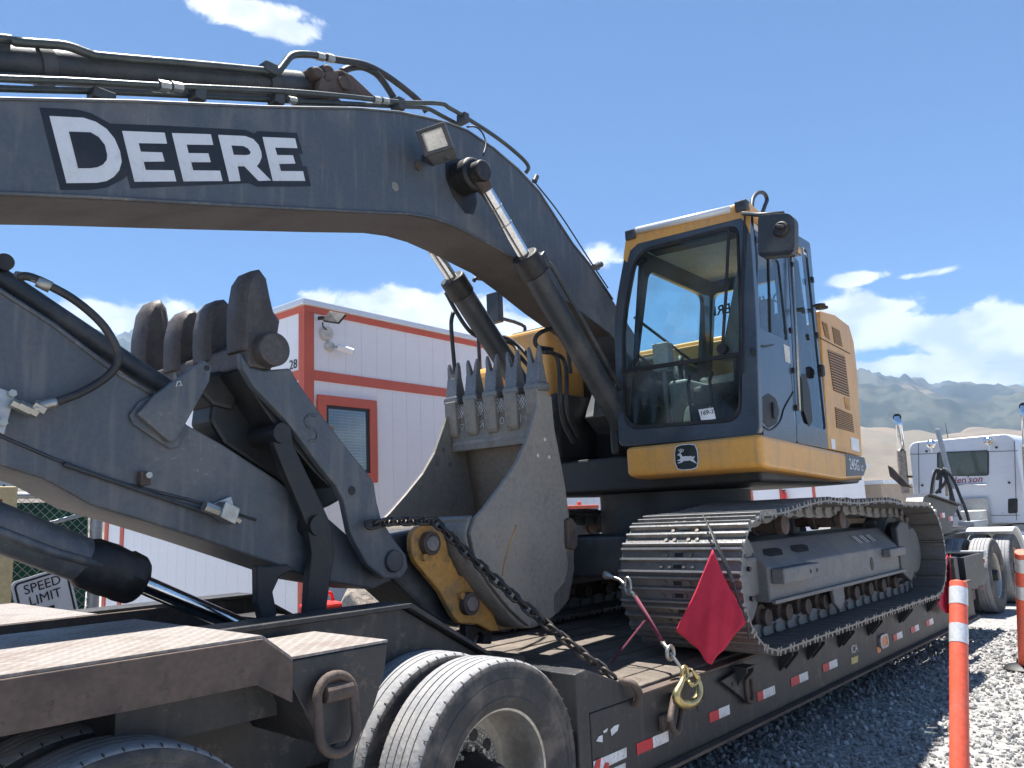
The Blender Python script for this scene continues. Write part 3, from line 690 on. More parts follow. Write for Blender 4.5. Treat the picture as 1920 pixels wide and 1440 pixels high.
for X in [3.6 + .61 * i for i in range(11)]:
    m = MB(); m.box((X, RY0 + .08, .36), (X + .09, RY1 - .08, .63)); m.build('cross_member', M_trailer, TR)
for yy in (3.3, 4.15):
    m = MB(); m.box((3.4, yy, .32), (10.3, yy + .12, .60)); m.build('spine_beam', M_trailer, TR)
# outrigger brackets that carry the overhanging track
for px, py in ((1380, 1275), (1468, 1262), (1520, 1245), (1578, 1222), (1632, 1197), (1690, 1170), (1742, 1148)):
    X = WF.y(px, py, RY0).x
    for d in (-.045, .045):
        m = MB(); m.prism([(X + d, RY0 - .001, .64), (X + d, RY0 - .10, .64), (X + d, RY0 - .10, .62), (X + d, RY0 - .001, .51)], (.014, 0, 0)); m.build('outrigger_gusset', M_trailer, TR, .003)
    m = MB(); m.box((X - .05, RY0 - .105, .6405), (X + .065, RY0 - .013, .652)); m.build('outrigger_top', M_trailer, TR, .003)
X = WF.y(1375, 1285, RY0).x
m = MB(); m.prism([(X - .2, RY0 - .03, .60), (X + .17, RY0 - .03, .64), (X + .15, RY0 - .03, .40)], (0, .025, 0)); br = m.build('swing_bracket', M_trailer, TR, .004)
for k, r in enumerate((.030, .022, .016)):
    c = Vector((X + .09 - k * .075, RY0 - .034, .55 + .004 * k)); m = MB(); m.cyl(c, c + Vector((0, .003, 0)), r, n=14); m.build('bracket_hole', M_black, br)
# D-rings on the rail
def dring(name, c, w, h, r, m_, tilt=0., parent=TR, rot=0):
    pts = [(a, b) for a, b in rrect(w, h, min(w, h) * .95, 6)]; ct, st = math.cos(rot), math.sin(rot)
    P = [Vector(c) + Vector((a * ct - b * st, tilt * b, a * st + b * ct)) for a, b in pts]
    m = MB(); m.tube(P, r, 10, closed=True); return m.build(name, m_, parent, smooth=True)
c = WF.y(1406, 1292, RY0 - .04); dring('lashing_ring', c, .04, .075, .014, M_rust)
c = WF.y(1268, 1338, RY0 - .05); LR = c.copy()
dring('lashing_ring', c, .055, .10, .017, M_rust, .25, rot=math.radians(-52))
m = MB(); q = WF.y(1245, 1348, RY0); m.box((q.x - .06, RY0 - .035, q.z - .05), (q.x + .05, RY0 - .001, q.z + .03)); m.build('ring_lug', M_rust, TR, .008)
for px, py, a, b in ((1319, 1300, .016, .035), (1309, 1327, .012, .02)):
    q = WF.y(px, py, RY0 - .002); m = MB(); m.prism([q + Vector((a * math.cos(t), 0, b * math.sin(t))) for t in [2 * math.pi * i / 16 for i in range(16)]], (0, .0015, 0)); m.build('rail_hole', M_black, TR)
# bent bar hook that anchors the chain
P = [WF.y(px, py, v) for px, py, v in ((1160, 1277, 2.47), (1170, 1279, 2.45), (1183, 1281, 2.42), (1193, 1290, 2.40), (1198, 1303, 2.40), (1194, 1316, 2.43), (1184, 1318, 2.47))]
HOOK = P[0]; m = MB(); m.tube(smoothpath(P, 4), .021, 12); m.build('bar_hook', M_rust, TR, smooth=True)
# conspicuity tape
def tape(x0, x1, xm, z0=.388, z1=.442):
    yy = lambda x: 1395 - .431 * (x - 1207.6)
    a, b, c = [WF.y(x, yy(x), RY0).x for x in (x0, xm, x1)]
    for u, v, mm in ((a, b, M_redtape), (b + .001, c, M_whitetape)):
        m = MB(); m.box((u, RY0 - .0035, z0), (v, RY0 - .0015, z1)); m.build('reflective_tape', mm, TR)
for t in ((1193, 1252, 1223), (1329, 1367, 1347), (1419, 1452, 1430), (1482, 1514, 1498), (1542, 1569, 1554), (1674, 1691, 1681), (1707, 1722, 1715), (1736, 1749, 1742)): tape(*t)
def sticker(name, pts, m_, Y=RY0):
    P = [WF.y(px, py, Y - .0035) for px, py in pts]; m = MB(); m.prism(P, (0, .0015, 0)); return m.build(name, m_, TR)
sticker('reflective_tape', ((1113, 1428), (1175, 1401), (1175, 1420), (1113, 1450)), M_whitetape); 
sticker('reflective_tape', ((1115, 1456), (1173, 1430), (1173, 1448), (1115, 1475)), M_whitetape)
m = sticker('red_letter', ((1114, 1440), (1120, 1424), (1127, 1421), (1124, 1447)), M_redtape, RY0 - .003); m = sticker('red_letter', ((1132, 1440), (1136, 1430), (1142, 1430), (1142, 1440)), M_redtape, RY0 - .003)
sticker('worn_decal', ((1145, 1368), (1152, 1361), (1161, 1358), (1158, 1370), (1147, 1380)), M_whitetape); sticker('worn_decal', ((1131, 1371), (1140, 1365), (1138, 1372), (1133, 1375)), M_whitetape); sticker('worn_decal', ((1118, 1390), (1123, 1381), (1130, 1378), (1130, 1392)), M_whitetape)
sticker('yellow_sticker', ((1596, 1234), (1609, 1229), (1609, 1241), (1597, 1246)), mat('yellow_sticker', (.5, .42, .16), .6))
q = WF.y(1602, 1217, RY0 - .003); text('rail_lettering', 'ICA', .085, basis(q, (1, 0, 0), (0, 0, 1)), M_whitetape, TR)
q = WF.y(1659, 1202, RY0 - .02)
m = MB(); lp = [q + Vector((a, 0, b)) for a, b in rrect(.10, .055, .04)]; m.add(*frame_ring(lp, [q + (p - q) * .68 for p in lp], (0, .02, 0))); ml = m.build('marker_light', M_galv, TR)
m = MB(); m.prism([q + (p - q) * .68 + Vector((0, .003, 0)) for p in lp], (0, .012, 0)); m.build('amber_lens', mat('amber_lens', (.62, .16, .05), .3), ml)
sticker('amber_reflector', ((1644, 1214), (1652, 1211), (1652, 1222), (1646, 1225)), mat('amber_lens', (.7, .2, .05)))

# the raised rear over the wheels
m = MB(); m.prism([(3.04, RY0, .30), (3.04, RY0, .855), (3.12, RY0, .865), (3.56, RY0, .70), (3.56, RY0, .662), (3.135, RY0, .662), (3.135, RY0, .30)], (0, .16, 0)); m.build('rail_end_gusset', M_trailer, TR, .006)
m = MB(); m.prism([(3.06, RY0 + .161, .30), (3.14, RY0 + .161, .30), (3.14, RY0 + .161, .85), (3.06, RY0 + .161, .85)], (.25, 1.1, 0)); m.build('wheel_well_plate', M_trailer, TR, .005)
m = MB(); m.box((3.08, 3.75, .40), (3.17, RY1, .84)); m.build('end_cross_beam', M_trailer, TR, .005)
for yy in (3.0, 4.42):
    m = MB(); m.prism([(-1.5, yy, .62), (-1.5, yy, 1.20), (2.45, yy, 1.20), (2.98, yy, .90), (3.3, yy, .86), (3.3, yy, .42), (2.9, yy, .42), (2.4, yy, .62)], (0, .12, 0)); m.build('bogie_beam', M_trailer, TR, .006)
    m = MB(); m.prism([(-1.5, yy - .05, 1.203), (2.46, yy - .05, 1.203), (3.0, yy - .05, .895), (3.0, yy - .05, .915), (2.47, yy - .05, 1.223), (-1.5, yy - .05, 1.223)], (0, .22, 0)); m.build('beam_flange', M_trailer, TR, .003)
m = MB(); m.box((-1.4, 3.16, .72), (2.9, 4.40, .80)); m.build('belly_plate', M_trailer, TR)
for X in (-.9, .1, 1.15, 2.3): m = MB(); m.box((X, 3.13, .85), (X + .16, 4.41, 1.12)); m.build('cross_beam', M_trailer, TR)
# tread-plate platforms
def tread_mat():
    m = M_sheet; nt = m.node_tree; p = nt.nodes['Principled BSDF']; tc = N(nt, 'ShaderNodeTexCoord'); hs = []
    for a in (45, -45):
        mp = N(nt, 'ShaderNodeMapping'); mp.inputs['Rotation'].default_value = (0, 0, math.radians(a)); mp.inputs['Scale'].default_value = (22, 22, 0); nt.links.new(tc.outputs['Object'], mp.inputs[0])
        sp = N(nt, 'ShaderNodeSeparateXYZ'); nt.links.new(mp.outputs[0], sp.inputs[0])
        fx = math_(nt, 'ABSOLUTE', math_(nt, 'SUBTRACT', math_(nt, 'FRACT', sp.outputs[0]), .5)); fy = math_(nt, 'ABSOLUTE', math_(nt, 'SUBTRACT', math_(nt, 'FRACT', math_(nt, 'ADD', sp.outputs[1], .5 if a > 0 else 0.)), .5))
        hs.append(math_(nt, 'MULTIPLY', math_(nt, 'LESS_THAN', fx, .14), math_(nt, 'LESS_THAN', fy, .38)))
    h = math_(nt, 'MAXIMUM', hs[0], hs[1])
    old = p.inputs['Normal'].links[0].from_node
    b = N(nt, 'ShaderNodeBump'); b.inputs['Strength'].default_value = .9; b.inputs['Distance'].default_value = .004; nt.links.new(h, b.inputs['Height']); nt.links.new(old.outputs[0], b.inputs['Normal']); nt.links.new(b.outputs[0], p.inputs['Normal'])
    cl = p.inputs['Base Color'].links[0].from_socket; dk = N(nt, 'ShaderNodeVectorMath', operation='MULTIPLY'); nt.links.new(cl, dk.inputs[0]); dk.inputs[1].default_value = (.80, .79, .78)  # gaps painted darker to shade the relief, bars left lighter as worn
    nt.links.new(mixc(nt, h, dk.outputs[0], cl), p.inputs['Base Color'])
tread_mat()
xa, xb, xc = WF.y(490, 1190, RY0).x, WF.y(546, 1231, RY0).x, WF.y(727, 1209, RY0).x
for y0, y1, nm in ((RY0, 2.94, 'near'), (3.88, RY1, 'far')):
    pf = thing('platform', None, None, (0, y0, 1.2), parent=TR)
    m = MB(); m.box((-1.5, y0, 1.243), (xa, y1 + (.52 if nm == 'near' else 0), 1.252)); m.build('tread_plate', M_sheet, pf)
    m = MB(); m.prism([(xa, y0, 1.243), (xb, y0, 1.160), (xb, y0, 1.169), (xa + .004, y0, 1.252)], (0, y1 - y0, 0)); m.build('tread_plate', M_sheet, pf)
    m = MB(); m.box((xb, y0, 1.158), (xc, y1, 1.167)); m.build('tread_plate', M_sheet, pf)
    ys = y0 - .012 if nm == 'near' else y1
    m = MB(); m.prism([(-1.5, ys, 1.10), (xa - .02, ys, 1.10), (xb, ys, 1.02), (xb, ys, 1.158), (xa, ys, 1.242), (-1.5, ys, 1.242)], (0, .012, 0)); m.build('fascia', M_rust, pf, .003)
    if nm == 'far': m = MB(); m.box((-1.5, y0 - .02, 1.12), (xc, y0 - .002, 1.25)); m.build('inner_edge', M_rust, pf, .003)
P = [WF.y(px, py, RY0) for px, py in ((546, 1234), (727, 1212), (722, 1258), (700, 1330), (674, 1384), (606, 1400), (548, 1290))]
P[0].z = P[1].z = 1.155
m = MB(); m.prism(P, (0, .48, 0)); m.build('end_box', M_trailer, TR, .006)
m = MB(); m.box((P[0].x - .5, 2.62, .95), (P[0].x + .05, 2.92, 1.15)); m.build('platform_bracket', M_trailer, TR)
c = WF.y(632, 1338, RY0 - .045); dring('lashing_ring', c, .075, .125, .017, M_rust, .12)
m = MB(); q = WF.y(632, 1296, RY0 - .03); m.cyl(q + Vector((-.055, 0, 0)), q + Vector((.055, 0, 0)), .032, n=16); m.box((q.x - .055, RY0 - .03, q.z - .03), (q.x + .055, RY0 - .001, q.z + .05)); m.build('ring_lug', M_rust, TR, .004)

# gooseneck towards the truck
for yy in (3.20, 4.32):
    m = MB(); m.prism([(10.0, yy, .30), (10.0, yy, .68), (10.9, yy, 1.10), (11.5, yy, 1.62), (11.8, yy, 1.67), (13.44, yy, 1.49), (13.14, yy, 1.37), (12.86, yy, 1.11), (11.67, yy, 1.10), (11.3, yy, .62), (11.0, yy, .30)], (0, .10, 0)); gn = m.build('gooseneck_beam', M_trailer, TR, .01)
    m = MB(); m.prism([(10.9, yy - .06, 1.102), (11.5, yy - .06, 1.622), (11.8, yy - .06, 1.672), (13.44, yy - .06, 1.492), (13.44, yy - .06, 1.51), (11.8, yy - .06, 1.69), (11.49, yy - .06, 1.64), (10.89, yy - .06, 1.12)], (0, .22, 0)); m.build('gooseneck_flange', M_trailer, gn, .003)
    for k, xx in enumerate((11.95, 12.35, 12.75)):
        for d, mm in ((0, M_redtape), (.13, M_whitetape)):
            m = MB(); m.box((xx + d, yy - .004, 1.40 - .06 * k), (xx + d + .125, yy - .002, 1.47 - .06 * k)); m.build('reflective_tape', mm, gn)
m = MB(); m.box((12.3, 3.26, 1.12), (14.0, 4.34, 1.18)); m.build('gooseneck_plate', M_trailer, TR, .01)
for X, z in ((10.15, .9), (10.45, .72), (10.75, .52)): m = MB(); m.box((X, 2.55, z - .12), (X + .16, 5.0, z)); m.build('front_step', M_rust, TR, .005)
m = MB(); m.box((9.96, 2.5, .30), (10.12, 5.04, .95)); m.build('front_bulkhead', M_trailer, TR, .006)
m = MB(); 
for y0, y1 in ((2.50, 2.55), (3.0, 3.05)): m.box((10.4, y0, .55), (11.3, y1, .92))
m.box((10.4, 2.5501, .55), (10.44, 2.9999, .92)); m.box((11.26, 2.5501, .55), (11.3, 2.9999, .92)); m.box((10.44, 2.5501, .55), (11.26, 2.9999, .57)); m.build('tool_tray', M_trailer, TR)

# ------------------------------------------------------------------ excavator
EX = thing('excavator', 'yellow and charcoal tracked excavator with bucket and thumb, chained on the trailer', 'excavator', (6.2, 3.75, .69))
def U(px, py, y): return UF.y(px, py, y)
def plate(name, pts, y, th, m_, parent, bevel=.006, F=None, label=None):
    F = F or UF; P = [F.y(px, py, y) for px, py in pts]; m = MB(F); m.prism(P, (0, th, 0)); return m.build(name, m_, parent, bevel, label=label)
def ring_px(name, outer, inner, fn, vec, m_, parent, bevel=.004, r=None):
    m = MB(UF); m.add(*frame_ring([fn(*p) for p in outer], [fn(*p) for p in inner], vec)); return m.build(name, m_, parent, bevel)
def rounded(corners, r, n=4):
    out = []; c = [Vector(p) for p in corners]; k = len(c)
    for i in range(k):
        a, b, d = c[i - 1], c[i], c[(i + 1) % k]; rr = r[i] if isinstance(r, (list, tuple)) else r
        p, q = b + (a - b).normalized() * rr, b + (d - b).normalized() * rr
        for j in range(n + 1):
            t = j / n; out.append(p * (1 - t) ** 2 + b * 2 * t * (1 - t) + q * t * t)
    return out

# ---- tracks
TZ = [WF.y(px, py, 2.2) for px, py in ((1433, 961), (1546, 937), (1562, 929), (1608, 936), (1658, 936), (1733, 960), (1750, 976), (1765, 1012), (1770, 1043))]
def track_path():
    P = []
    def arc(cx, cz, r, a0, a1, n=14):
        for i in range(n + 1):
            t = math.radians(a0 + (a1 - a0) * i / n); P.append((cx + r * math.cos(t), cz + r * math.sin(t)))
    P.append((6.4, .70)); P.append((5.2, .70))
    arc(4.72, 1.155, .455, 270, 110)                    # front idler
    for x, z in ((4.95, 1.59), (5.35, 1.635), (5.68, 1.665), (6.0, 1.645), (6.4, 1.63), (6.8, 1.645), (7.1, 1.64), (7.5, 1.60)): P.append((x, z))
    arc(8.12, 1.145, .45, 80, -90)
    P.append((7.4, .70))
    return [Vector((x, 0, z)) for x, z in P]
def resample(P, n):
    P = P + [P[0]]; L = [0]
    for a, b in zip(P, P[1:]): L.append(L[-1] + (b - a).length)
    out = []; j = 0
    for i in range(n):
        d = L[-1] * i / n
        while L[j + 1] < d: j += 1
        out.append(P[j].lerp(P[j + 1], (d - L[j]) / (L[j + 1] - L[j])))
    return out, L[-1] / n
TP = track_path(); NS = 51
def shoe_mesh(w, pitch, det=True):
    h = pitch / 2; t = .012; g = .024; b = .009
    prof = [(-h - .006, -.008), (-h - .006, t), (-h + .004, t), (-h + .004 + b, t + g), (-h + .004 + 2.2 * b, t + g), (-h + .004 + 3.2 * b, t)]
    for c in (0., h - .028): prof += [(c - b * 1.4, t), (c - b * .5, t + g), (c + b * .9, t + g), (c + b * 1.9, t)]
    prof += [(h - .006, t), (h - .006, 0), (h - .03, 0), (h - .034, -.016), (h - .046, -.016), (h - .05, 0), (-h + .03, 0), (-h + .026, -.010), (-h + .004, -.014)]
    m = MB(); m.prism([(x, -w / 2, z) for x, z in prof], (0, w, 0)); k = len(m.f)
    if det:
        for c in (-h * .42, h * .36):
            for yy in (-.11, -.05, .05, .11) if c < 0 else (-.085, .085):
                m.cyl((c, yy, t), (c, yy, t + .014), .013, n=6)
        k2 = len(m.f)
        for c in (-h * .42, h * .36):
            m.box((c - .013, -.03, t - .002), (c + .013, .03, t + .0015))
    me = bpy.data.meshes.new('shoe'); me.from_pydata(m.v, [], m.f)
    bm = bmesh.new(); bm.from_mesh(me); bmesh.ops.recalc_face_normals(bm, faces=bm.faces); bm.to_mesh(me); bm.free()
    me.materials.append(M_track); me.materials.append(M_black); me.materials.append(M_grouser)
    for i, p in enumerate(me.polygons):
        if det and i >= k2: p.material_index = 1
        elif p.center.z > t + g * .93: p.material_index = 2
    return me
def link_mesh(pitch):
    m = MB(); h = pitch / 2
    for y in (-.13, .13):
        pts = [(-h * 1.15, -.012), (-h * 1.25, -.05), (-h * .95, -.085), (-h * .3, -.098), (h * .3, -.098), (h * .95, -.085), (h * 1.25, -.05), (h * 1.15, -.012)]
        m.prism([(x, y - .018, z) for x, z in pts], (0, .036, 0))
    m.cyl((h, -.17, -.05), (h, .17, -.05), .030, n=10)
    me = bpy.data.meshes.new('track_link'); me.from_pydata(m.v, [], m.f)
    bm = bmesh.new(); bm.from_mesh(me); bmesh.ops.recalc_face_normals(bm, faces=bm.faces); bm.to_mesh(me); bm.free(); me.materials.append(M_trackfr); return me
SW = .85
pts, PITCH = resample(TP, NS)
SHOE = shoe_mesh(SW, PITCH); LINK = link_mesh(PITCH)
def make_track(yc, near):
    T = thing('track', None, None, (6.4, yc, .7), parent=EX)
    T['label'] = 'near steel track with triple-bar shoes and red flag in front' if near else 'far steel track, mostly hidden behind the bucket'
    cen = Vector((6.4, 0, 1.17))
    for i in range(NS):
        a, b = pts[i], pts[(i + 1) % NS]; d = (b - a).normalized(); o = (a + b) / 2; nrm = Vector((-d.z, 0, d.x))
        if nrm.dot(o - cen) < 0: nrm = -nrm
        x = d if Vector((0, 1, 0)).cross(nrm).dot(d) > 0 else -d
        y = nrm.cross(x); M = Matrix((x, y, nrm)).transposed().to_4x4(); M.translation = Vector((o.x, yc, o.z)) - nrm * .042
        # small wear tilt of each shoe
        M = M @ Matrix.Rotation(random.uniform(-.012, .012), 4, 'Y')
        place('track_shoe', SHOE, T, M); place('track_link', LINK, T, M)
    s = -1 if near else 1
    def Y(v): return yc + s * v          # v>0 towards the outside
    def yb(m, x0, x1, v0, v1, z0, z1): a, b = Y(v0), Y(v1); return m.box((x0, min(a, b), z0), (x1, max(a, b), z1))
    m = MB(); pr = [(.27, .985), (.27, 1.21), (.10, 1.37), (-.33, 1.37), (-.33, .985)]
    m.prism([(4.98, Y(v), z) for v, z in pr], (2.72, 0, 0)); fr = m.build('track_frame', M_trackfr, T, .012)
    if near:
        m = MB(); yb(m, 4.99, 7.69, .271, .300, .975, .999); m.build('frame_flange', M_trackfr, T, .003)
        for px, py, rot in ((1475, 1020, 0), (1588, 1013, 0)):
            q = WF.z(px, py, 1.345); a = math.radians(0)
            m = MB(); sl = Vector((0, .17, .16)).normalized()
            c = Vector((q.x, Y(.185), 1.29)); m.prism([c + Vector((.16, 0, 0)) * u + sl * (v * .035) + Vector((0, -.0035, .0035)) for u, v in ((-1, -.4), (-.6, -1), (.6, -1), (1, .4), (.6, 1), (-.6, 1))], Vector((0, .002, -.002))); m.build('frame_slot', M_black, fr)
        q = WF.y(1635, 1057, Y(.272)); m = MB(); m.prism([q + Vector((.035 * math.cos(t), -.002, .055 * math.sin(t))) for t in [i * math.pi / 8 for i in range(16)]], (0, .0015, 0)); m.build('frame_hole', M_black, fr)
        m = MB(); yb(m, 5.02, 5.62, .272, .36, 1.10, 1.20); st = m.build('step', M_trackfr, T, .01)
        for xx in (5.45, 5.56): m = MB(); c = Vector((xx, Y(.361), 1.15)); m.cyl(c, c + Vector((0, s * .002, 0)), .014, n=12); m.build('bolt_hole', M_black, st)
        m = MB(); yb(m, 7.2, 7.62, .272, .34, 1.13, 1.20); m.build('step', M_trackfr, T, .01)
    m = MB(); m.lathe([(.05, -.17), (.33, -.17), (.375, -.12), (.375, -.04), (.40, -.03), (.40, .03), (.375, .04), (.375, .12), (.33, .17), (.05, .17)], (4.72, yc, 1.155), (0, 1, 0), 40); m.build('idler', M_trackfr, T, smooth='auto')
    m = MB(); m.prism([(4.50, Y(.27), 1.33), (4.56, Y(.27), 1.37), (4.66, Y(.27), 1.33), (4.72, Y(.27), 1.25), (4.73, Y(.27), 1.08), (4.70, Y(.27), .98), (4.60, Y(.27), .92), (4.52, Y(.27), .93)], (0, -s * .05, 0)); g = m.build('idler_guard', M_trackfr, T, .01)
    for xx, zz in ((4.56, 1.33), (4.64, 1.31), (4.70, 1.22), (4.70, 1.04), (4.60, .95), (4.56, .96)):
        m = MB(); c = Vector((xx, Y(.27), zz)); m.cyl(c, c + Vector((0, s * .02, 0)), .016, n=6); m.build('guard_bolt', M_black, g)
    m = MB(); yb(m, 4.7, 5.0, -.33, .2, 1.03, 1.28); m.build('recoil_housing', M_trackfr, T, .02)
    m = MB(); m.lathe([(.05, -.10), (.33, -.10), (.36, -.05), (.36, .05), (.33, .10), (.05, .10)], (8.12, yc, 1.145), (0, 1, 0), 36)
    for k in range(21):
        t = 2 * math.pi * k / 21; e = Vector((math.cos(t), 0, math.sin(t))); tt = Vector((-e.z, 0, e.x)); m.obox(Vector((8.12, yc, 1.145)) + e * .37, e * .035, tt * .022, Vector((0, .035, 0)))
    m.build('sprocket', M_trackfr, T, smooth='auto')
    m = MB(); m.lathe([(.0, .28), (.20, .28), (.24, .25), (.26, .12), (.26, -.25), (0, -.25)], (8.05, yc, 1.145), (0, s, 0), 32); m.build('final_drive', M_dark, T, smooth='auto')
    m = MB(); m.prism([(7.62, Y(.285), .98), (7.62, Y(.285), 1.37), (7.76, Y(.285), 1.42), (7.96, Y(.285), 1.40), (8.02, Y(.285), 1.1), (7.96, Y(.285), .93), (7.86, Y(.285), .87)], (0, -s * .06, 0)); m.build('drive_guard', M_dark, T, .012)
    if near:
        for k in range(3):
            for d in (0, .05):
                c = Vector((6.85 + .16 * k + d, Y(.19), 1.293)); m = MB(); m.obox(c + Vector((0, -.004, .004)), (.008, 0, 0), Vector((0, .03, .028)), Vector((0, -.001, .001))); m.build('paint_mark', M_whitetape, fr)
    for k in range(9):
        xx = 5.1 + .33 * k; m = MB(); m.lathe([(.0, -.19), (.055, -.19), (.055, -.15), (.085, -.14), (.085, -.10), (.095, -.10), (.095, -.06), (.07, -.05), (.07, .05), (.095, .06), (.095, .10), (.085, .10), (.085, .14), (.055, .15), (.055, .19), (0, .19)], (xx, yc, .875), (0, 1, 0), 22); m.build('track_roller', M_rust, T, smooth='auto')
    for xx in (6.2,):
        m = MB(); m.prism([(xx - .12, Y(.25), .98), (xx + .12, Y(.25), .98), (xx + .1, Y(.25), .86), (xx, Y(.25), .80), (xx - .1, Y(.25), .86)], (0, -s * .03, 0)); m.build('track_guide', M_trackfr, T, .008)
    for px, py in ((1482, 990), (1590, 985)):
        q = WF.y(px, py, 2.4); m = MB(); m.lathe([(0, .2), (.045, .2), (.07, .19), (.07, .14), (.058, .13), (.058, -.02), (.075, -.03), (.075, -.07), (.05, -.08), (.05, -.2)], (q.x, yc, 1.47), (0, s, 0), 24); m.build('carrier_roller', M_rust, T, smooth='auto')
        m = MB(); yb(m, q.x - .06, q.x + .06, -.30, -.20, 1.365, 1.50); m.build('roller_bracket', M_trackfr, T, .01)
make_track(2.625, True)
make_track(4.875, False)
m = MB(); m.box((5.35, 2.96, 1.08), (7.15, 4.54, 1.42)); m.build('car_body', M_dark, EX, .03)
m = MB(); m.cyl((6.2, 3.75, 1.42), (6.2, 3.75, 1.76), .66, n=40); m.build('slew_ring', M_dark, EX, smooth='auto')

# ---- house
def arc_pts(cx, cy, r, a0, a1, n): return [(cx + r * math.cos(math.radians(a0 + (a1 - a0) * i / n)), cy + r * math.sin(math.radians(a0 + (a1 - a0) * i / n))) for i in range(n + 1)]
foot = [(-1.05, -1.25), (.55, -1.30)] + arc_pts(0, 0, 1.68, -50, 50, 16) + [(.55, 1.30), (-1.05, 1.30)]
m = MB(UF); m.prism([(x, y, 1.775) for x, y in foot], (0, 0, .27)); m.build('house_deck', M_link, EX, .02)
HS = thing('engine_housing', None, None, UF.M @ Vector((.8, 0, 2)), parent=EX)
# near side body panel, traced then extruded inwards
side = [(1537, 582), (1566, 590), (1592, 610), (1601, 640), (1608, 700), (1617, 856), (1554, 842)]
Pn = [U(px, py, -1.33) for px, py in side]
m = MB(UF); m.prism(Pn, (0, .06, 0)); m.build('side_panel', M_yel, HS, .012, seg=3)
xr = max(p.x for p in Pn); xl = min(p.x for p in Pn); zt = Pn[2].z
m = MB(UF)
m.prism([(x, y, 2.0) for x, y in [(xl + .05, -1.265)] + [(xr - .12, -1.265)] + arc_pts(0, 0, 1.66, -48, 48, 18) + [(xr - .12, 1.28), (xl + .05, 1.28)]], (0, 0, 1.12)); m.build('engine_cover', M_yel, HS, .05, seg=3)
m = MB(UF); m.prism([(x, y, 1.80) for x, y in [(xr - .15, -1.30)] + arc_pts(0, 0, 1.70, -49, 49, 20) + [(xr - .15, 1.30)]], (0, 0, 1.22)); m.build('counterweight', M_yel, HS, .07, seg=3)
m = MB(UF); m.box((xl + .2, -.9, 3.121), (1.0, .9, 3.20)); m.build('hood', M_yel, HS, .04, seg=3)
def vent(px, nslat):
    P = [U(x, y, -1.333) for x, y in px]; m = MB(UF); m.prism(P, (0, .0015, 0)); V = m.build('vent', M_black, HS)
    a, b, c, d = P
    for k in range(nslat):
        t = (k + .5) / nslat; l, r = a.lerp(d, t), b.lerp(c, t); h = (d - a).length / nslat * .10
        m = MB(UF); m.obox((l + r) / 2 + Vector((0, -.003, 0)), (r - l) / 2, (0, .003, 0), (0, 0, h)); m.build('vent_slat', M_yel, V)
    return V
vent(((1541, 602), (1551, 607), (1556, 637), (1547, 630)), 8); vent(((1560, 612), (1574, 619), (1580, 650), (1565, 643)), 8)
vent(((1552, 655), (1584, 668), (1593, 744), (1563, 732)), 15); vent(((1566, 763), (1598, 777), (1602, 811), (1569, 802)), 10)
P = [U(x, y, -1.335) for x, y in ((1583, 744), (1593, 748), (1595, 770), (1586, 766))]; m = MB(UF); m.prism(P, (0, .004, 0)); m.build('latch', M_yel2, HS, .002)
for px in (((1595, 819), (1610, 824), (1612, 848), (1597, 843)), ((1558, 822), (1566, 824), (1567, 843), (1560, 841))):
    m = MB(UF); m.prism([U(x, y, -1.3335) for x, y in px], (0, .002, 0)); m.build('warning_sticker', M_paper, HS)
P = [U(1537, 633, -1.334), U(1594, 663, -1.334)]; m = MB(UF); m.tube(P, .004, 6); m.build('panel_seam', M_black, HS)
# yellow skirt under the cab with model decal
SKp = [(-1.30, 1.87), (-1.30, 2.085), (1.0, 2.0), (1.03, 1.90), (.90, 1.81), (.30, 1.785), (-1.2, 1.85)]
m = MB(UF); m.prism([(x, -1.375, z) for x, z in SKp], (0, 1.06, 0)); SK = m.build('cab_skirt', M_yel, EX, .035, seg=3)
m = MB(UF); m.prism([(x, -1.3775, z) for x, z in ((.47, 2.012), (.985, 1.995), (1.015, 1.91), (.90, 1.835), (.42, 1.82))], (0, .0015, 0)); m.build('model_decal', mat('decal_grey', (.085, .10, .11), .5), SK)
M = UF.M @ basis((.665, -1.379, 1.92), (1, 0, -.035), (0, 0, 1)); text('lettering', '245G', .135, M, M_letter, SK, sx=.9, bold=.0012)
M = UF.M @ basis((.875, -1.379, 1.895), (1, 0, -.035), (0, 0, 1)); text('lettering', 'LC', .07, M, M_letter, SK, sx=.9, bold=.0006)
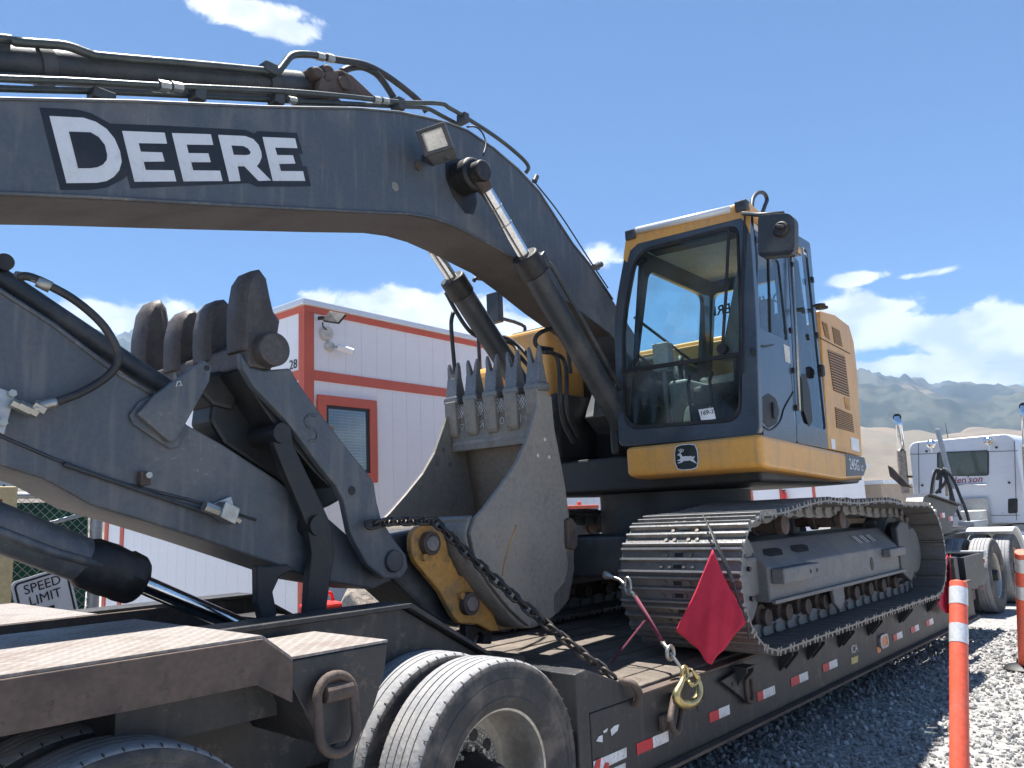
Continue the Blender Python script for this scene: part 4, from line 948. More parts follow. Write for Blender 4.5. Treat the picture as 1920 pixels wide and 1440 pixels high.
def deer_logo(c, ux, uz, s, parent, shield=True):
    """leaping stag in a shield"""
    c, ux, uz = Vector(c), Vector(ux).normalized(), Vector(uz).normalized(); n = ux.cross(uz)
    P = lambda a, b, k: c + ux * (a * s) + uz * (b * s) + n * k
    sh = [(-.42, .44), (-.2, .5), (.2, .5), (.42, .44), (.5, .2), (.5, -.2), (.42, -.44), (.2, -.5), (-.2, -.5), (-.42, -.44), (-.5, -.2), (-.5, .2)]
    if shield:
        m = MB(UF); m.prism([P(a, b, .002) for a, b in sh], n * .001); m.build('emblem', M_letter, parent)
        m = MB(UF); m.prism([P(a * .93, b * .93, .0035) for a, b in sh], n * .001); m.build('emblem_field', mat('emblem_dark', (.012, .02, .022), .4), parent)
    body = [(-.27, .17), (-.19, .12), (-.15, .03), (-.05, .04), (.10, .02), (.20, .03), (.30, -.02), (.35, .02), (.36, -.03), (.30, -.09), (.34, -.17), (.43, -.27), (.40, -.28), (.26, -.20), (.14, -.14), (.0, -.15), (-.10, -.14), (-.20, -.20), (-.36, -.22), (-.37, -.19), (-.24, -.16), (-.28, -.13), (-.38, -.12), (-.38, -.09), (-.25, -.06), (-.24, .02), (-.29, .09), (-.35, .08), (-.36, .11)]
    m = MB(UF); m.prism([P(a, b, .005) for a, b in body], n * .001); m.build('stag', M_letter, parent)
    m = MB(UF)
    for path in (((-.23, .15), (-.19, .24), (-.20, .34)), ((-.19, .24), (-.13, .32)), ((-.21, .20), (-.28, .27), (-.27, .33)), ((-.20, .20), (-.11, .23), (-.08, .30))): m.tube([P(a, b, .0055) for a, b in path], .016 * s, 4)
    m.build('stag_antlers', M_letter, parent)
q = UF.x(1287, 857, -1.303); deer_logo(q, (0, -1, 0), (0, 0, 1), .185, SK)
# ---- cab
CABM = mat('cab_paint', (.036, .050, .066), .32, 0, (.10, .105, .11), .35, 3, 40, .03, 60, coat=.5)
CB = thing('cab', None, None, UF.M @ Vector((-.6, -.8, 2.1)), parent=EX)
def fx(px, py):
    p = UF.x(px, py, -1.24); z = p.z; return UF.x(px, py, -1.27 + .085 * (z - 2.08) / 1.65)
fo = rounded([fx(*p) for p in ((1160, 838), (1424, 816), (1418, 600), (1404, 397), (1177, 442), (1150, 592))], [.06, .05, .1, .12, .12, .2])
fi = rounded([fx(*p) for p in ((1170, 806), (1389, 789), (1390, 600), (1384, 420), (1190, 470), (1166, 600))], [.14, .12, .1, .09, .16, .2])
m = MB(UF); m.add(*frame_ring(fo, fi, (.07, 0, 0))); m.build('front_frame', CABM, CB, .008)
fi2 = [p + (sum((q for q in fi), Vector()) / len(fi) - p) * .035 + Vector((-.002, 0, 0)) for p in fi]
m = MB(UF); m.add(*frame_ring([p + Vector((-.004, 0, 0)) for p in fi], fi2, (.02, 0, 0))); m.build('window_seal', M_black, CB)
# split line: upper and lower windscreen panes
def cut(loop, zl, zr, upper):
    yl, yr = -.3, -1.3
    f = lambda p: p.z - (zl + (zr - zl) * (p.y - yl) / (yr - yl)); out = []
    for i in range(len(loop)):
        a, b = loop[i - 1], loop[i]; fa, fb = f(a), f(b)
        if (fa > 0) != (fb > 0): out.append(a.lerp(b, fa / (fa - fb)))
        if (fb > 0) == upper: out.append(b)
    return out
a, b = fx(1168, 696), fx(1388, 664); zl = a.z + (a.z - b.z) * (-.3 - a.y) / (a.y - b.y); zr = b.z - (a.z - b.z) * (b.y + 1.3) / (a.y - b.y)
fg = [p + Vector((.006, 0, 0)) for p in fi]
for up, dz, nm in ((True, .008, 'upper'), (False, -.008, 'lower')):
    L = cut(fg, zl + dz, zr + dz, up); m = MB(UF); m.add(L, [tuple(range(len(L)))]); m.build('windscreen', M_pane if up else M_pane_low, CB, recalc=False)
m = MB(UF); m.obox((a + b) / 2 + Vector((.004, 0, 0)), (b - a) / 2 * 1.02, (.012, 0, 0), (0, 0, .014)); m.build('windscreen_bar', M_black, CB)
# sticker in the lower pane
P = [fx(x, y) + Vector((.002, 0, 0)) for x, y in ((1309, 768), (1337, 764), (1342, 785), (1315, 790))]; m = MB(UF); m.prism(P, (.001, 0, 0)); sk = m.build('lot_sticker', M_paper, CB)
M = UF.M @ basis(sum(P, Vector()) / 4 + Vector((-.002, 0, .012)), (0, -1, .02), (0, 0, 1)); text('sticker_text', '169-3', .045, M, M_ink, sk)
# near side: door ring and rear quarter ring
SY = -1.345
def sy(px, py):
    p = U(px, py, SY); t = max(0, (p.z - 3.0) / .75); return U(px, py, SY + .045 * t * t)
for nm, o, i in (('door', ((1427, 817), (1494, 830), (1474, 428), (1410, 390)), ((1420, 612), (1477, 640), (1461, 489), (1421, 470))),
                 ('rear_quarter', ((1495, 830), (1553, 842), (1519, 455), (1475, 428)), ((1503, 792), (1549, 806), (1513, 468), (1481, 456)))):
    oo = rounded([sy(*p) for p in o], .03); ii = rounded([sy(*p) for p in i], .05)
    m = MB(UF); m.add(*frame_ring(oo, ii, (0, .05, 0))); d = m.build(nm, CABM, CB, .005)
    L = [p + Vector((0, .01, 0)) for p in ii]; m = MB(UF); m.add(L, [tuple(range(len(L)))]); m.build('side_pane', M_pane_dark, d, recalc=False)
    if nm == 'door': DOOR = d
    else: RQ = d
m = MB(UF); m.prism([fx(1424, 816) + Vector((.071, .0, 0)), sy(1427, 817) + Vector((.05, .02, 0)), sy(1410, 392) + Vector((.05, .02, 0)), fx(1405, 397) + Vector((.071, 0, 0))], (.01, .06, 0)); m.build('corner_pillar', CABM, CB, .004)
P = [sy(1461, 489), sy(1477, 640)]; m = MB(UF); m.tube([sy(1442, 482) + Vector((0, .008, 0)), sy(1446, 622) + Vector((0, .008, 0))], .010, 6); m.build('window_divider', M_black, DOOR)
m = MB(UF); m.tube([sy(1480, 455) + Vector((0, -.012, 0)), sy(1488, 600) + Vector((0, -.014, 0)), sy(1496, 770) + Vector((0, -.012, 0))], .012, 8); m.build('grab_rail', M_zinc, RQ, smooth=True)
for px, py in ((1484, 497), (1481, 620), (1486, 695), (1492, 765), (1415, 450), (1412, 582), (1409, 660)): q = sy(px, py); m = MB(UF); m.box(q + Vector((-.018, -.018, -.022)), q + Vector((.018, .003, .022))); m.build('hinge', M_black, DOOR, .003)
c = [sy(x, y) + Vector((0, -.003, 0)) for x, y in ((1428, 745), (1440, 737), (1455, 748), (1461, 772), (1455, 795), (1440, 803), (1430, 790), (1425, 765))]; m = MB(UF); m.prism(rounded(c, .02, 3), (0, .004, 0)); hd = m.build('door_handle_recess', M_black, DOOR, .002)
m = MB(UF); m.tube([sy(1447, 755) + Vector((0, -.012, 0)), sy(1449, 785) + Vector((0, -.012, 0))], .012, 8); m.build('door_handle', M_dark, hd)
m = MB(UF); m.tube([sy(1420, 648) + Vector((0, -.012, 0)), sy(1433, 650) + Vector((0, -.014, 0)), sy(1447, 647) + Vector((0, -.012, 0))], .006, 6); m.build('hand_catch', M_black, DOOR)
m = MB(UF); m.prism([sy(x, y) + Vector((0, -.002, 0)) for x, y in ((1469, 645), (1480, 651), (1482, 682), (1472, 678))], (0, .001, 0)); m.build('door_sticker', M_lightgrey, DOOR)
# curved styling line across the lower door
pl = smoothpath([sy(x, y) + Vector((0, -.002, 0)) for x, y in ((1430, 800), (1445, 806), (1462, 790), (1470, 765), (1487, 735))]); m = MB(UF); m.tube(pl, .006, 6); m.build('door_moulding', M_black, DOOR, smooth=True)
pl = [sy(x, y) + Vector((0, -.004, 0)) for x, y in ((1502, 702), (1510, 700), (1518, 735), (1523, 790), (1516, 800), (1506, 770))]; m = MB(UF); m.prism(pl, (0, .003, 0)); m.build('hinge_cover', M_black, RQ, .002)
for px, py in ((1521, 525), (1530, 629), (1536, 695)): q = sy(px, py); m = MB(UF); m.box(q + Vector((-.02, -.02, -.025)), q + Vector((.02, .002, .025))); m.build('glass_clip', M_black, RQ, .004)
q = sy(1530, 578); m = MB(UF); m.cyl(q + Vector((-.07, -.05, -.004)), q + Vector((-.07, -.05, .008)), .05, n=16); m.cyl(q + Vector((.06, -.03, .002)), q + Vector((.06, -.03, .016)), .05, n=16); m.tube([q + Vector((-.07, -.05, 0)), q + Vector((.06, -.03, .008))], .01, 6); m.build('side_lamp', M_black, RQ, smooth='auto')
q = sy(1534, 696); m = MB(UF); m.box(q + Vector((-.035, -.05, -.05)), q + Vector((.03, .0, .05))); m.build('latch', M_black, RQ, .015)
q = sy(1507, 474); deer_logo(q + Vector((.0, -.004, 0)), (1, 0, 0), (0, 0, 1), .12, RQ, False)
# other walls, roof, floor
z0, z1 = 2.09, 3.68; yn, yf = -1.30, -.27; xf, xb = -1.18, .16
def wall_ring(name, o, i, vec, m_): m = MB(UF); m.add(*frame_ring(o, i, vec)); return m.build(name, m_, CB, .006)
o = rounded([(xf, yf - .0, z0), (xb, yf, z0), (xb, yf - .18, z1), (xf + .08, yf - .18, z1)], .04); i = rounded([(xf + .06, yf - .005, 2.45), (xb - .16, yf - .005, 2.45), (xb - .20, yf - .165, 3.48), (xf + .17, yf - .165, 3.5)], .1)
w = wall_ring('far_side_frame', o, i, (0, -.04, 0), CABM); L = [p + Vector((0, -.01, 0)) for p in i]; m = MB(UF); m.add(L, [tuple(range(len(L)))]); m.build('side_pane', M_pane, w, recalc=False)
o = rounded([(xb, yf - .02, z0), (xb, yn, z0), (xb, yn + .04, z1), (xb, yf - .2, z1)], .04); i = rounded([(xb, yf - .10, 2.66), (xb, yn + .09, 2.66), (xb, yn + .09, 3.52), (xb, yf - .22, 3.52)], .05)
w = wall_ring('rear_frame', o, i, (-.05, 0, 0), CABM); L = [p + Vector((-.02, 0, 0)) for p in i]; m = MB(UF); m.add(L, [tuple(range(len(L)))]); m.build('rear_pane', M_pane, w, recalc=False)
M = UF.M @ basis((xb + .003, -.80, 3.37), (0, 1, 0), (0, 0, 1)); M = UF.M @ basis((xb + .003, -.78, 3.37), (0, -1, 0), (0, 0, 1)); M = UF.M @ basis((xb + .003, -.78, 3.37), (0, 1, 0), (0, 0, 1)); text('rear_window_lettering', 'JOHN DEERE', .125, M, mat('dark_olive_lettering', (.03, .045, .02), .6), w, bold=.002)
tl, tr_ = fx(1177, 438), fx(1405, 391)
rf = rounded([(xf - .0, tl.y + .01, 0), (xf - .02, tr_.y, 0), (xb + .03, yn - .0, 0), (xb + .03, yf - .16, 0)], .06)
m = MB(UF); m.prism([Vector((p.x, p.y, tr_.z - .005)) for p in rf], (0, 0, .075)); RO = m.build('roof', M_yel, CB, .03, seg=3)
m = MB(UF); m.prism([Vector((p.x * .94 - .03, (p.y + .8) * .9 - .8, tr_.z - .06)) for p in rf], (0, 0, .045)); m.build('headliner', M_lightgrey, CB)
m = MB(UF); a, b = fx(1196, 436) + Vector((-.015, 0, .012)), fx(1372, 396) + Vector((-.015, 0, .012)); m.tube([a, b], .028, 10); m.build('roof_brow', M_parapet, RO, smooth=True)
for px, py in ((1184, 441), (1391, 387)): q = fx(px, py); m = MB(UF); m.box(q + Vector((-.03, -.045, -.04)), q + Vector((.04, .045, .04))); m.build('roof_corner_cap', M_dark, RO, .01)
p = smoothpath([sy(1410, 402), sy(1411, 375), sy(1420, 362), sy(1432, 362), sy(1438, 374), sy(1434, 386), sy(1430, 398)]); m = MB(UF); m.tube(p, .016, 10); m.build('roof_handle', M_dark, RO, smooth=True)
m = MB(UF); m.box((xf + .02, yn + .0, z0 - .005), (xb - .05, yf - .03, z0 + .04)); m.build('cab_floor', M_int, CB)
# interior
IN = thing('cab_interior', None, None, UF.M @ Vector((-.4, -.8, 2.1)), parent=CB) if False else CB
m = MB(UF); m.box((-.55, -1.05, 2.45), (-.02, -.52, 2.60)); m.box((-.5, -1.0, 2.14), (-.05, -.58, 2.449)); m.build('seat', M_int, CB, .05, seg=3)
m = MB(UF); m.obox((-.02, -.93, 2.88), (.06, 0, 0), (0, .24, 0), (.04, 0, .32)); m.obox((.03, -.93, 3.27), (.045, 0, 0), (0, .13, 0), (.01, 0, .08)); m.build('seat_back', mat('seat_cloth', (.03, .045, .07), .9), CB, .04, seg=3)
for yy, s in ((-1.13, 1), (-.44, -1)):
    m = MB(UF); m.box((-.62, yy - .085, 2.14), (-.0, yy + .085, 2.66)); m.build('console', M_lightgrey if s < 0 else M_int, CB, .03, seg=3)
    m = MB(UF); m.tube([(-.52, yy, 2.66), (-.55, yy, 2.80), (-.53, yy, 2.86)], [.014, .022, .03], 10); m.build('joystick', M_black, CB, smooth=True)
m = MB(UF); m.box((-.80, -.47, 2.72), (-.70, -.33, 2.95)); m.tube([(-.72, -.38, 2.2), (-.75, -.40, 2.75)], .02, 8); m.build('monitor', M_lightgrey, CB, .02)
m = MB(UF); m.box((-.06, -1.22, 2.35), (.08, -.36, 2.75)); m.build('rear_shelf', M_lightgrey, CB, .03)
for yy in (-.88, -.70): m = MB(UF); m.tube([(-.92, yy, 2.13), (-.95, yy, 2.55), (-.90, yy, 2.62)], .013, 8); m.obox((-1.0, yy, 2.18), (.08, 0, .04), (0, .05, 0), (0, 0, .01)); m.build('pedal_lever', M_black, CB, smooth='auto')
for y0, h0, y1, h1 in ((-.36, 3.10, -.30, 2.99), (-.33, 2.82, -.29, 2.72)): m = MB(UF); m.tube([(xf + .12, y0 + .02, h0 + .03), (xb - .22, y1 - .05, h1 - .12)], .012, 8); m.build('window_guard_bar', M_black, CB)
for y0, zz, hh in ((-.305, 2.95, .10), (-.305, 2.88, .11)): pass
for x0, zz, w_, h_ in ((-.45, 2.68, .085, .16), (-.33, 2.64, .085, .16), (-.58, 2.72, .05, .06)): m = MB(UF); m.box((x0, yf - .055, zz), (x0 + w_, yf - .053, zz + h_)); m.build('notice_sticker', M_lightgrey if w_ > .06 else M_ink, CB)
q1, q0 = fx(1370, 428), fx(1358, 655); m = MB(UF); m.tube([q0 + Vector((-.03, 0, 0)), fx(1366, 540) + Vector((-.035, 0, 0)), q1 + Vector((-.03, 0, 0))], .012, 8); m.cyl(q0 + Vector((-.05, 0, 0)), q0 + Vector((.0, 0, 0)), .035, n=16); m.build('wiper', M_black, CB, smooth='auto')
m = MB(UF); m.prism(rounded([fx(x, y) + Vector((.03, 0, 0)) for x, y in ((1338, 652), (1352, 650), (1385, 470), (1390, 660), (1376, 675), (1350, 676))], .015, 3), (.02, 0, 0)); m.build('wiper_cover', M_int, CB, .004)
m = MB(UF); m.prism([fx(x, y) + Vector((.05, 0, 0)) for x, y in ((1200, 455), (1210, 470), (1375, 432), (1378, 416))], (.12, 0, -.01)); m.build('sun_blind', M_dark, CB, .01)
for px, py in ((1188, 492),): q = fx(px, py) + Vector((.04, 0, 0)); m = MB(UF); m.cyl(q, q + Vector((0, -.09, .01)), .022, n=12); m.build('cab_camera', M_black, CB)
# litter of jackets and boxes behind the lower pane
rr = random.Random(11)
for k in range(5):
    c = Vector((-.75 + rr.uniform(-.15, .2), -.62 - .13 * k, 2.2)); ring = []
    for j in range(4): ring.append([c + Vector((.17 * math.cos(t) * (1 - .22 * j) * rr.uniform(.8, 1.2), .12 * math.sin(t) * (1 - .22 * j) * rr.uniform(.8, 1.2), .075 * j)) for t in [2 * math.pi * i / 10 for i in range(10)]])
    m = MB(UF); m.loft(ring); m.build('floor_clutter', (M_int, M_lightgrey, M_brown)[k % 3], CB, smooth=True, sub=1)
# mirror
MR = [UF.x(x, y, -1.42) for x, y in ((1421, 404), (1478, 399), (1490, 410), (1490, 468), (1482, 477), (1428, 482), (1421, 475))]
m = MB(UF); m.prism(rounded(MR, .03, 3), (.07, 0, 0)); mr = m.build('door_mirror', M_dark, EX, .018, seg=3)
q = UF.x(1464, 430, -1.43); m = MB(UF); m.cyl(q + Vector((-.02, 0, 0)), q + Vector((.0, 0, 0)), .042, .055, 18); m.tube([q + Vector((-.02, 0, 0)), q + Vector((-.05, -.0, .01)), q + Vector((-.03, -.03, .0))], .014, 8); m.build('mirror_mount', M_black, mr, smooth='auto')
m = MB(UF); m.tube([fx(1396, 402) + Vector((-.03, 0, .0)), UF.x(1422, 403, -1.40), UF.x(1470, 400, -1.39)], .016, 8); m.build('mirror_arm', M_dark, mr, smooth=True)
p = [fx(x, y) + Vector((-.02, 0, 0)) for x, y in ((1399, 400), (1391, 560), (1393, 700))]; m = MB(UF); m.tube(p, .007, 6); m.build('front_rod', M_black, CB)
# front of the house: boom foot brackets, tank, pipes
m = MB(UF); m.box((-1.15, -.17, 2.05), (-.25, -.085, 2.62)); m.build('boom_bracket', M_link, EX, .03); m = MB(UF); m.box((-1.15, .40, 2.05), (-.25, .485, 2.62)); m.build('boom_bracket', M_link, EX, .03)
m = MB(UF); m.box((-.6, -.26, 2.05), (xl, 1.2, 2.9)); m.build('inner_bulkhead', M_link, EX, .03)
m = MB(UF); m.box((-1.10, .50, 2.06), (-.25, 1.03, 3.22)); TK = m.build('fuel_tank', M_yel, EX, .04, seg=3)
m = MB(UF); m.box((-1.12, 1.035, 2.06), (-.25, 1.42, 2.98)); m.build('tank_cover', M_yel, TK, .11, seg=4)
m = MB(UF); m.box((-1.0, .60, 3.221), (-.3, .98, 3.25)); m.build('tank_step', M_dark, TK, .01)
p = smoothpath([(-1.0, 1.38, 2.9), (-1.0, 1.38, 3.45), (-.9, 1.38, 3.52), (-.35, 1.38, 3.52), (-.3, 1.38, 3.4), (-.3, 1.38, 2.9)], 4); m = MB(UF); m.tube(p, .018, 8); m.build('hand_rail', M_dark, TK, smooth=True)
p = [U(925, 540, 1.0), U(928, 600, 1.0)]; m = MB(UF); m.box(U(922, 610, 1.15) , U(934, 545, 1.0)); m.build('far_mirror', M_dark, TK, .01)

# ---- boom (set a little to the right of the machine's centre)
UF = Frame(UF.M @ Vector((0, .19, 0)), 3)
top = [(-260, 176), (0, 183), (250, 188), (500, 199), (670, 202), (748, 209), (801, 220), (840, 230), (875, 243), (925, 277), (971, 316), (1010, 358), (1042, 408), (1074, 457), (1102, 491), (1148, 560), (1190, 625)]
bot = [(1200, 690), (1144, 628), (1066, 568), (1010, 520), (967, 486), (925, 463), (890, 443), (847, 422), (808, 409), (766, 402), (670, 398), (433, 386), (167, 371), (0, 364), (-260, 352)]
BY0, BY1 = -.25, .19
Pt = [U(px, py, BY0) for px, py in top]; Pb = [U(px, py, BY0) for px, py in bot]
Pt.append(Vector((-.45, BY0, 2.62))); Pt.append(Vector((-.30, BY0, 2.40))); Pb.insert(0, Vector((-.50, BY0, 2.22))); Pb.insert(1, Vector((-.80, BY0, 2.42)))
tipm = (Pt[0] + Pb[-1]) / 2 + Vector((-.35, 0, -.02))
PB = [tipm + Vector((.08, 0, .12))] + Pt + Pb + [tipm + Vector((.08, 0, -.12))]
m = MB(UF); m.prism(PB, (0, BY1 - BY0, 0)); BO = m.build('boom', M_boom, EX, .012)
# weld flange along the lower edge
m = MB(UF); fl = [p + Vector((0, -.004, .004)) for p in Pb[3:]]; m.tube(fl, .009, 6); m.build('weld_seam', M_boom, BO, smooth=True)
m = MB(UF); fl = [p + Vector((0, -.004, -.006)) for p in Pt[:-3]]; m.tube(fl, .008, 6); m.build('weld_seam', M_boom, BO, smooth=True)
def dz(pts): return [(x / 3, 50 + y / 3) for x, y in pts]
LT = dict(
 back=[(222, 455), (430, 465), (510, 485), (575, 520), (620, 545), (900, 555), (1380, 580), (1430, 600), (1450, 587), (1670, 597), (1705, 715), (1685, 718), (1703, 785), (1725, 785), (1750, 898), (1450, 900), (1400, 880), (735, 910), (715, 840), (690, 860), (600, 905), (500, 918), (340, 918)],
 D=[(278, 502), (470, 512), (540, 535), (600, 575), (645, 630), (675, 700), (685, 760), (670, 810), (640, 845), (600, 868), (545, 878), (375, 880)],
 d0=[(388, 590), (510, 594), (555, 620), (590, 665), (603, 720), (600, 750), (580, 775), (550, 790), (510, 796), (440, 796)],
 E1=[(687, 586), (926, 596), (940, 658), (780, 655), (792, 703), (912, 707), (926, 758), (808, 760), (820, 806), (977, 808), (992, 870), (757, 872)],
 E2=[(967, 598), (1186, 605), (1200, 665), (1050, 663), (1061, 711), (1172, 712), (1186, 762), (1075, 762), (1087, 808), (1238, 810), (1252, 868), (1032, 870)],
 R=[(1227, 608), (1380, 615), (1425, 632), (1455, 665), (1470, 705), (1472, 735), (1460, 765), (1445, 785), (1525, 865), (1455, 868), (1375, 785), (1337, 785), (1353, 868), (1290, 870)],
 r0=[(1303, 668), (1370, 672), (1395, 685), (1410, 705), (1405, 718), (1385, 722), (1316, 720)],
 E3=[(1477, 620), (1660, 628), (1673, 683), (1547, 680), (1560, 722), (1648, 723), (1662, 770), (1570, 772), (1580, 812), (1705, 813), (1717, 867), (1535, 867)])
for k, y, mm, nm in (('back', .0015, M_ink, 'decal_backing'), ('D', .003, M_letter, 'letter'), ('d0', .0045, M_ink, 'letter_counter'), ('E1', .003, M_letter, 'letter'), ('E2', .003, M_letter, 'letter'), ('R', .003, M_letter, 'letter'), ('r0', .0045, M_ink, 'letter_counter'), ('E3', .003, M_letter, 'letter')):
    plate(nm, dz(LT[k]), BY0 - y, .001, mm, BO, 0)
# underside plates that show brown grease
patch = [(800, 285), (845, 300), (880, 340), (893, 400), (880, 405), (858, 392), (838, 350), (825, 315)]
plate('grease_stain', [(835, 305), (850, 296), (868, 300), (885, 330), (895, 380), (888, 402), (872, 400), (850, 370), (836, 335)], BY0 - .0012, .001, M_black, BO, 0)
gu = [[p + Vector((0, d, -.003)) for p in Pb[3:-1]] for d in (.01, BY1 - BY0 - .01)]
m = MB(UF); m.sheet(gu); m.build('underside', M_under, BO, recalc=False)
yb_ = [(1169, 486), (1174, 448), (1186, 441), (1392, 387), (1408, 396), (1407, 440), (1398, 418), (1390, 409), (1196, 457), (1182, 470), (1176, 492)]
m = MB(UF); m.prism([fx(x, y) + Vector((-.004, 0, 0)) for x, y in yb_], (.003, 0, 0)); m.build('yellow_brow', M_yel, CB)
# arm cylinder on top of the boom
a, b = U(-260, 96, 0.02), U(560, 161, .02); d = (b - a).normalized()
m = MB(UF); m.cyl(a, b, .083, n=28); AC = m.build('arm_cylinder', M_dark, EX, smooth='auto')
m = MB(UF); m.cyl(b - d * .02, b + d * .13, .072, .06, 20); m.build('cylinder_end', M_rust, AC, smooth='auto')
for px in (78, 500): t = U(px, 96 + 65 * (px + 260) / 820, .02); m = MB(UF); m.cyl(t - d * .03, t + d * .03, .094, n=28); m.build('cylinder_band', M_dark, AC, smooth='auto')
for k, py in enumerate((86,)): m = MB(UF); m.box(U(0, 100, -.06) + Vector((0, 0, -.02)), U(22, 82, -.06) + Vector((0, .06, .02))); m.build('port_block', M_dark, AC, .01)
P = [U(x, y, -.12) for x, y in ((596, 178), (600, 150), (612, 133), (640, 130), (660, 140), (705, 182))]; m = MB(UF); m.prism(P, (0, .05, 0)); LUG = m.build('cylinder_lug', M_rust, BO, .008)
m = MB(UF); m.prism([p + Vector((0, .23, 0)) for p in P], (0, .05, 0)); m.build('cylinder_lug', M_rust, BO, .008)
q = U(645, 156, -.13); m = MB(UF); m.cyl(q + Vector((0, -.012, 0)), q + Vector((0, .3, 0)), .042, n=20); m.build('lug_pin', M_rust, BO, smooth='auto')
for x, y, r in ((585, 143, .055), (605, 138, .05), (628, 150, .06), (600, 155, .06)): c = U(x, y, -.05); m = MB(UF); m.loft([[c + Vector((r * math.cos(t) * s, yy, r * .8 * math.sin(t) * s)) for t in [i * .7854 + .2 for i in range(8)]] for yy, s in ((-.07, .75), (-.03, 1.), (.05, 1.05), (.1, .8))]); m.build('grease_lump', M_rust, BO, .012, smooth=True)
def pipe(pts, r, m_, parent, name='pipe', k=4, n=10):
    m = MB(UF); P = [U(*p) for p in pts]; m.tube(smoothpath(P, k) if k > 1 else P, r, n); return m.build(name, m_, parent, smooth=True)
pipe([(-260, 60, -.10), (0, 72, -.10), (28, 78, -.10), (110, 84, -.10), (138, 90, -.10), (165, 100, -.10), (195, 106, -.10), (360, 120, -.10), (500, 133, -.10), (520, 134, -.10), (533, 120, -.09), (548, 104, -.08), (575, 102, -.07), (606, 106, -.06)], .021, M_pipe, BO, 'hydraulic_pipe')
pipe([(606, 106, -.06), (632, 112, -.05), (680, 120, -.02), (715, 136, .02), (750, 160, .06), (786, 190, .1), (800, 210, .1)], .022, M_hose, BO, 'hydraulic_hose')
pipe([(640, 135, .02), (655, 128, .02), (680, 126, .02), (705, 138, .0), (722, 158, -.02), (738, 183, -.05)], .022, M_hose, BO, 'hydraulic_hose')
pipe([(-260, 138, -.19), (0, 147, -.19), (150, 152, -.19), (312, 161, -.19), (530, 171, -.19), (640, 180, -.19), (706, 187, -.19), (760, 192, -.19), (825, 194, -.19), (842, 202, -.19), (868, 217, -.19), (920, 250, -.19), (955, 276, -.18), (982, 300, -.18), (991, 314, -.17), (986, 324, -.15)], .015, M_pipe, BO, 'hydraulic_pipe')
pipe([(-260, 158, -.13), (0, 166, -.13), (60, 168, -.13), (200, 172, -.13), (370, 180, -.13), (500, 187, -.13), (700, 197, -.13), (765, 200, -.13), (800, 203, -.12), (830, 218, -.12), (862, 235, -.1)], .015, M_pipe, BO, 'hydraulic_pipe')
pipe([(-260, 128, -.05), (0, 141, -.05), (300, 158, -.05), (530, 173, -.05)], .014, M_pipe, BO, 'hydraulic_pipe')
pipe([(875, 238, -.22), (892, 238, -.27), (905, 250, -.30), (911, 270, -.33), (906, 291, -.36)], .006, M_hose, BO, 'lamp_cable')
for px, py, y, w, h, mm in ((192, 181, -.15, .05, .025, M_dark), (372, 177, -.17, .03, .035, M_dark), (520, 187, -.16, .03, .03, M_dark), (748, 196, -.17, .028, .04, M_dark), (870, 222, -.19, .025, .035, M_dark), (505, 130, -.10, .04, .03, M_dark)):
    q = U(px, py, y); m = MB(UF); m.box(q + Vector((-w, -.03, -h)), q + Vector((w, .05, h))); m.build('pipe_clamp', mm, BO, .006)
for px, py, y, r in ((308, 161, -.19, .026), (332, 163, -.19, .024), (706, 187, -.19, .023), (722, 189, -.19, .021), (548, 187, -.16, .018), (600, 106, -.065, .026), (618, 109, -.055, .028)):
    q = U(px, py, y); m = MB(UF); m.cyl(q + Vector((-.025, 0, -.006)), q + Vector((.025, 0, .006)), r, n=6); m.build('pipe_nut', M_zinc, BO)
for px, py in ((1002, 340), (1120, 503)): q = U(px, py, -.2); m = MB(UF); m.cyl(q, q + Vector((.03, 0, .05)), .022, n=10); m.build('grease_nipple', M_dark, BO)
q = U(1116, 502, -.22); m = MB(UF); m.cyl(q + Vector((-.02, 0, .0)), q + Vector((.09, 0, .05)), .026, n=12); m.build('pipe_stub', M_dark, BO)
pipe([(1003, 342, -.2), (1050, 402, -.2), (1105, 487, -.2), (1140, 540, -.2)], .006, M_hose, BO, 'lamp_cable')
# work light
WLm = thing('work_light', None, None, UF.M @ U(830, 255, -.4), parent=EX)
f4 = [U(x, y, yy) for x, y, yy in ((779, 246, -.40), (832, 228, -.56), (850, 277, -.56), (796, 294, -.40))]
fc = sum(f4, Vector()) / 4; nr = (f4[1] - f4[0]).cross(f4[3] - f4[0]).normalized(); nr = nr if nr.x < 0 else -nr; bk = -nr
m = MB(UF); m.add(*frame_ring(f4, [fc + (p - fc) * .72 for p in f4], bk * .05)); m.build('bezel', M_dark, WLm, .004)
back = [fc + (p - fc) * .86 + Vector((.17, .10, .012)) for p in f4]
m = MB(UF); m.loft([[p + bk * .051 for p in f4], back]); m.build('lamp_housing', M_boom, WLm, .006)
m = MB(UF); L = [fc + (p - fc) * .72 + bk * .012 for p in f4]; m.add(L, [(0, 1, 2, 3)]); m.build('lens', M_lens, WLm)
m = MB(UF); L = [fc + (p - fc) * .70 + bk * .048 for p in f4]; m.add(L, [(0, 1, 2, 3)]); m.build('reflector', M_chrome, WLm)
m = MB(UF); q = fc + Vector((.13, .2, -.03)); m.box(q + Vector((-.05, -.15, -.02)), q + Vector((.05, -.0, .02))); m.build('bracket', M_dark, WLm, .004)
for px, py in ((783, 313), (741, 350)): 
    q = U(px, py, BY0 - .001); m = MB(UF); m.prism([q + Vector((a * .028, 0, b * .03)) for a, b in ((-1, .5), (-.3, 1), (.8, .7), (1, -.4), (.1, -1), (-.8, -.6))], (0, -.001 if py > 330 else -.012, 0)); m.build('bare_patch' if py > 330 else 'bolt_boss', M_rust if py < 330 else M_bucket, BO)
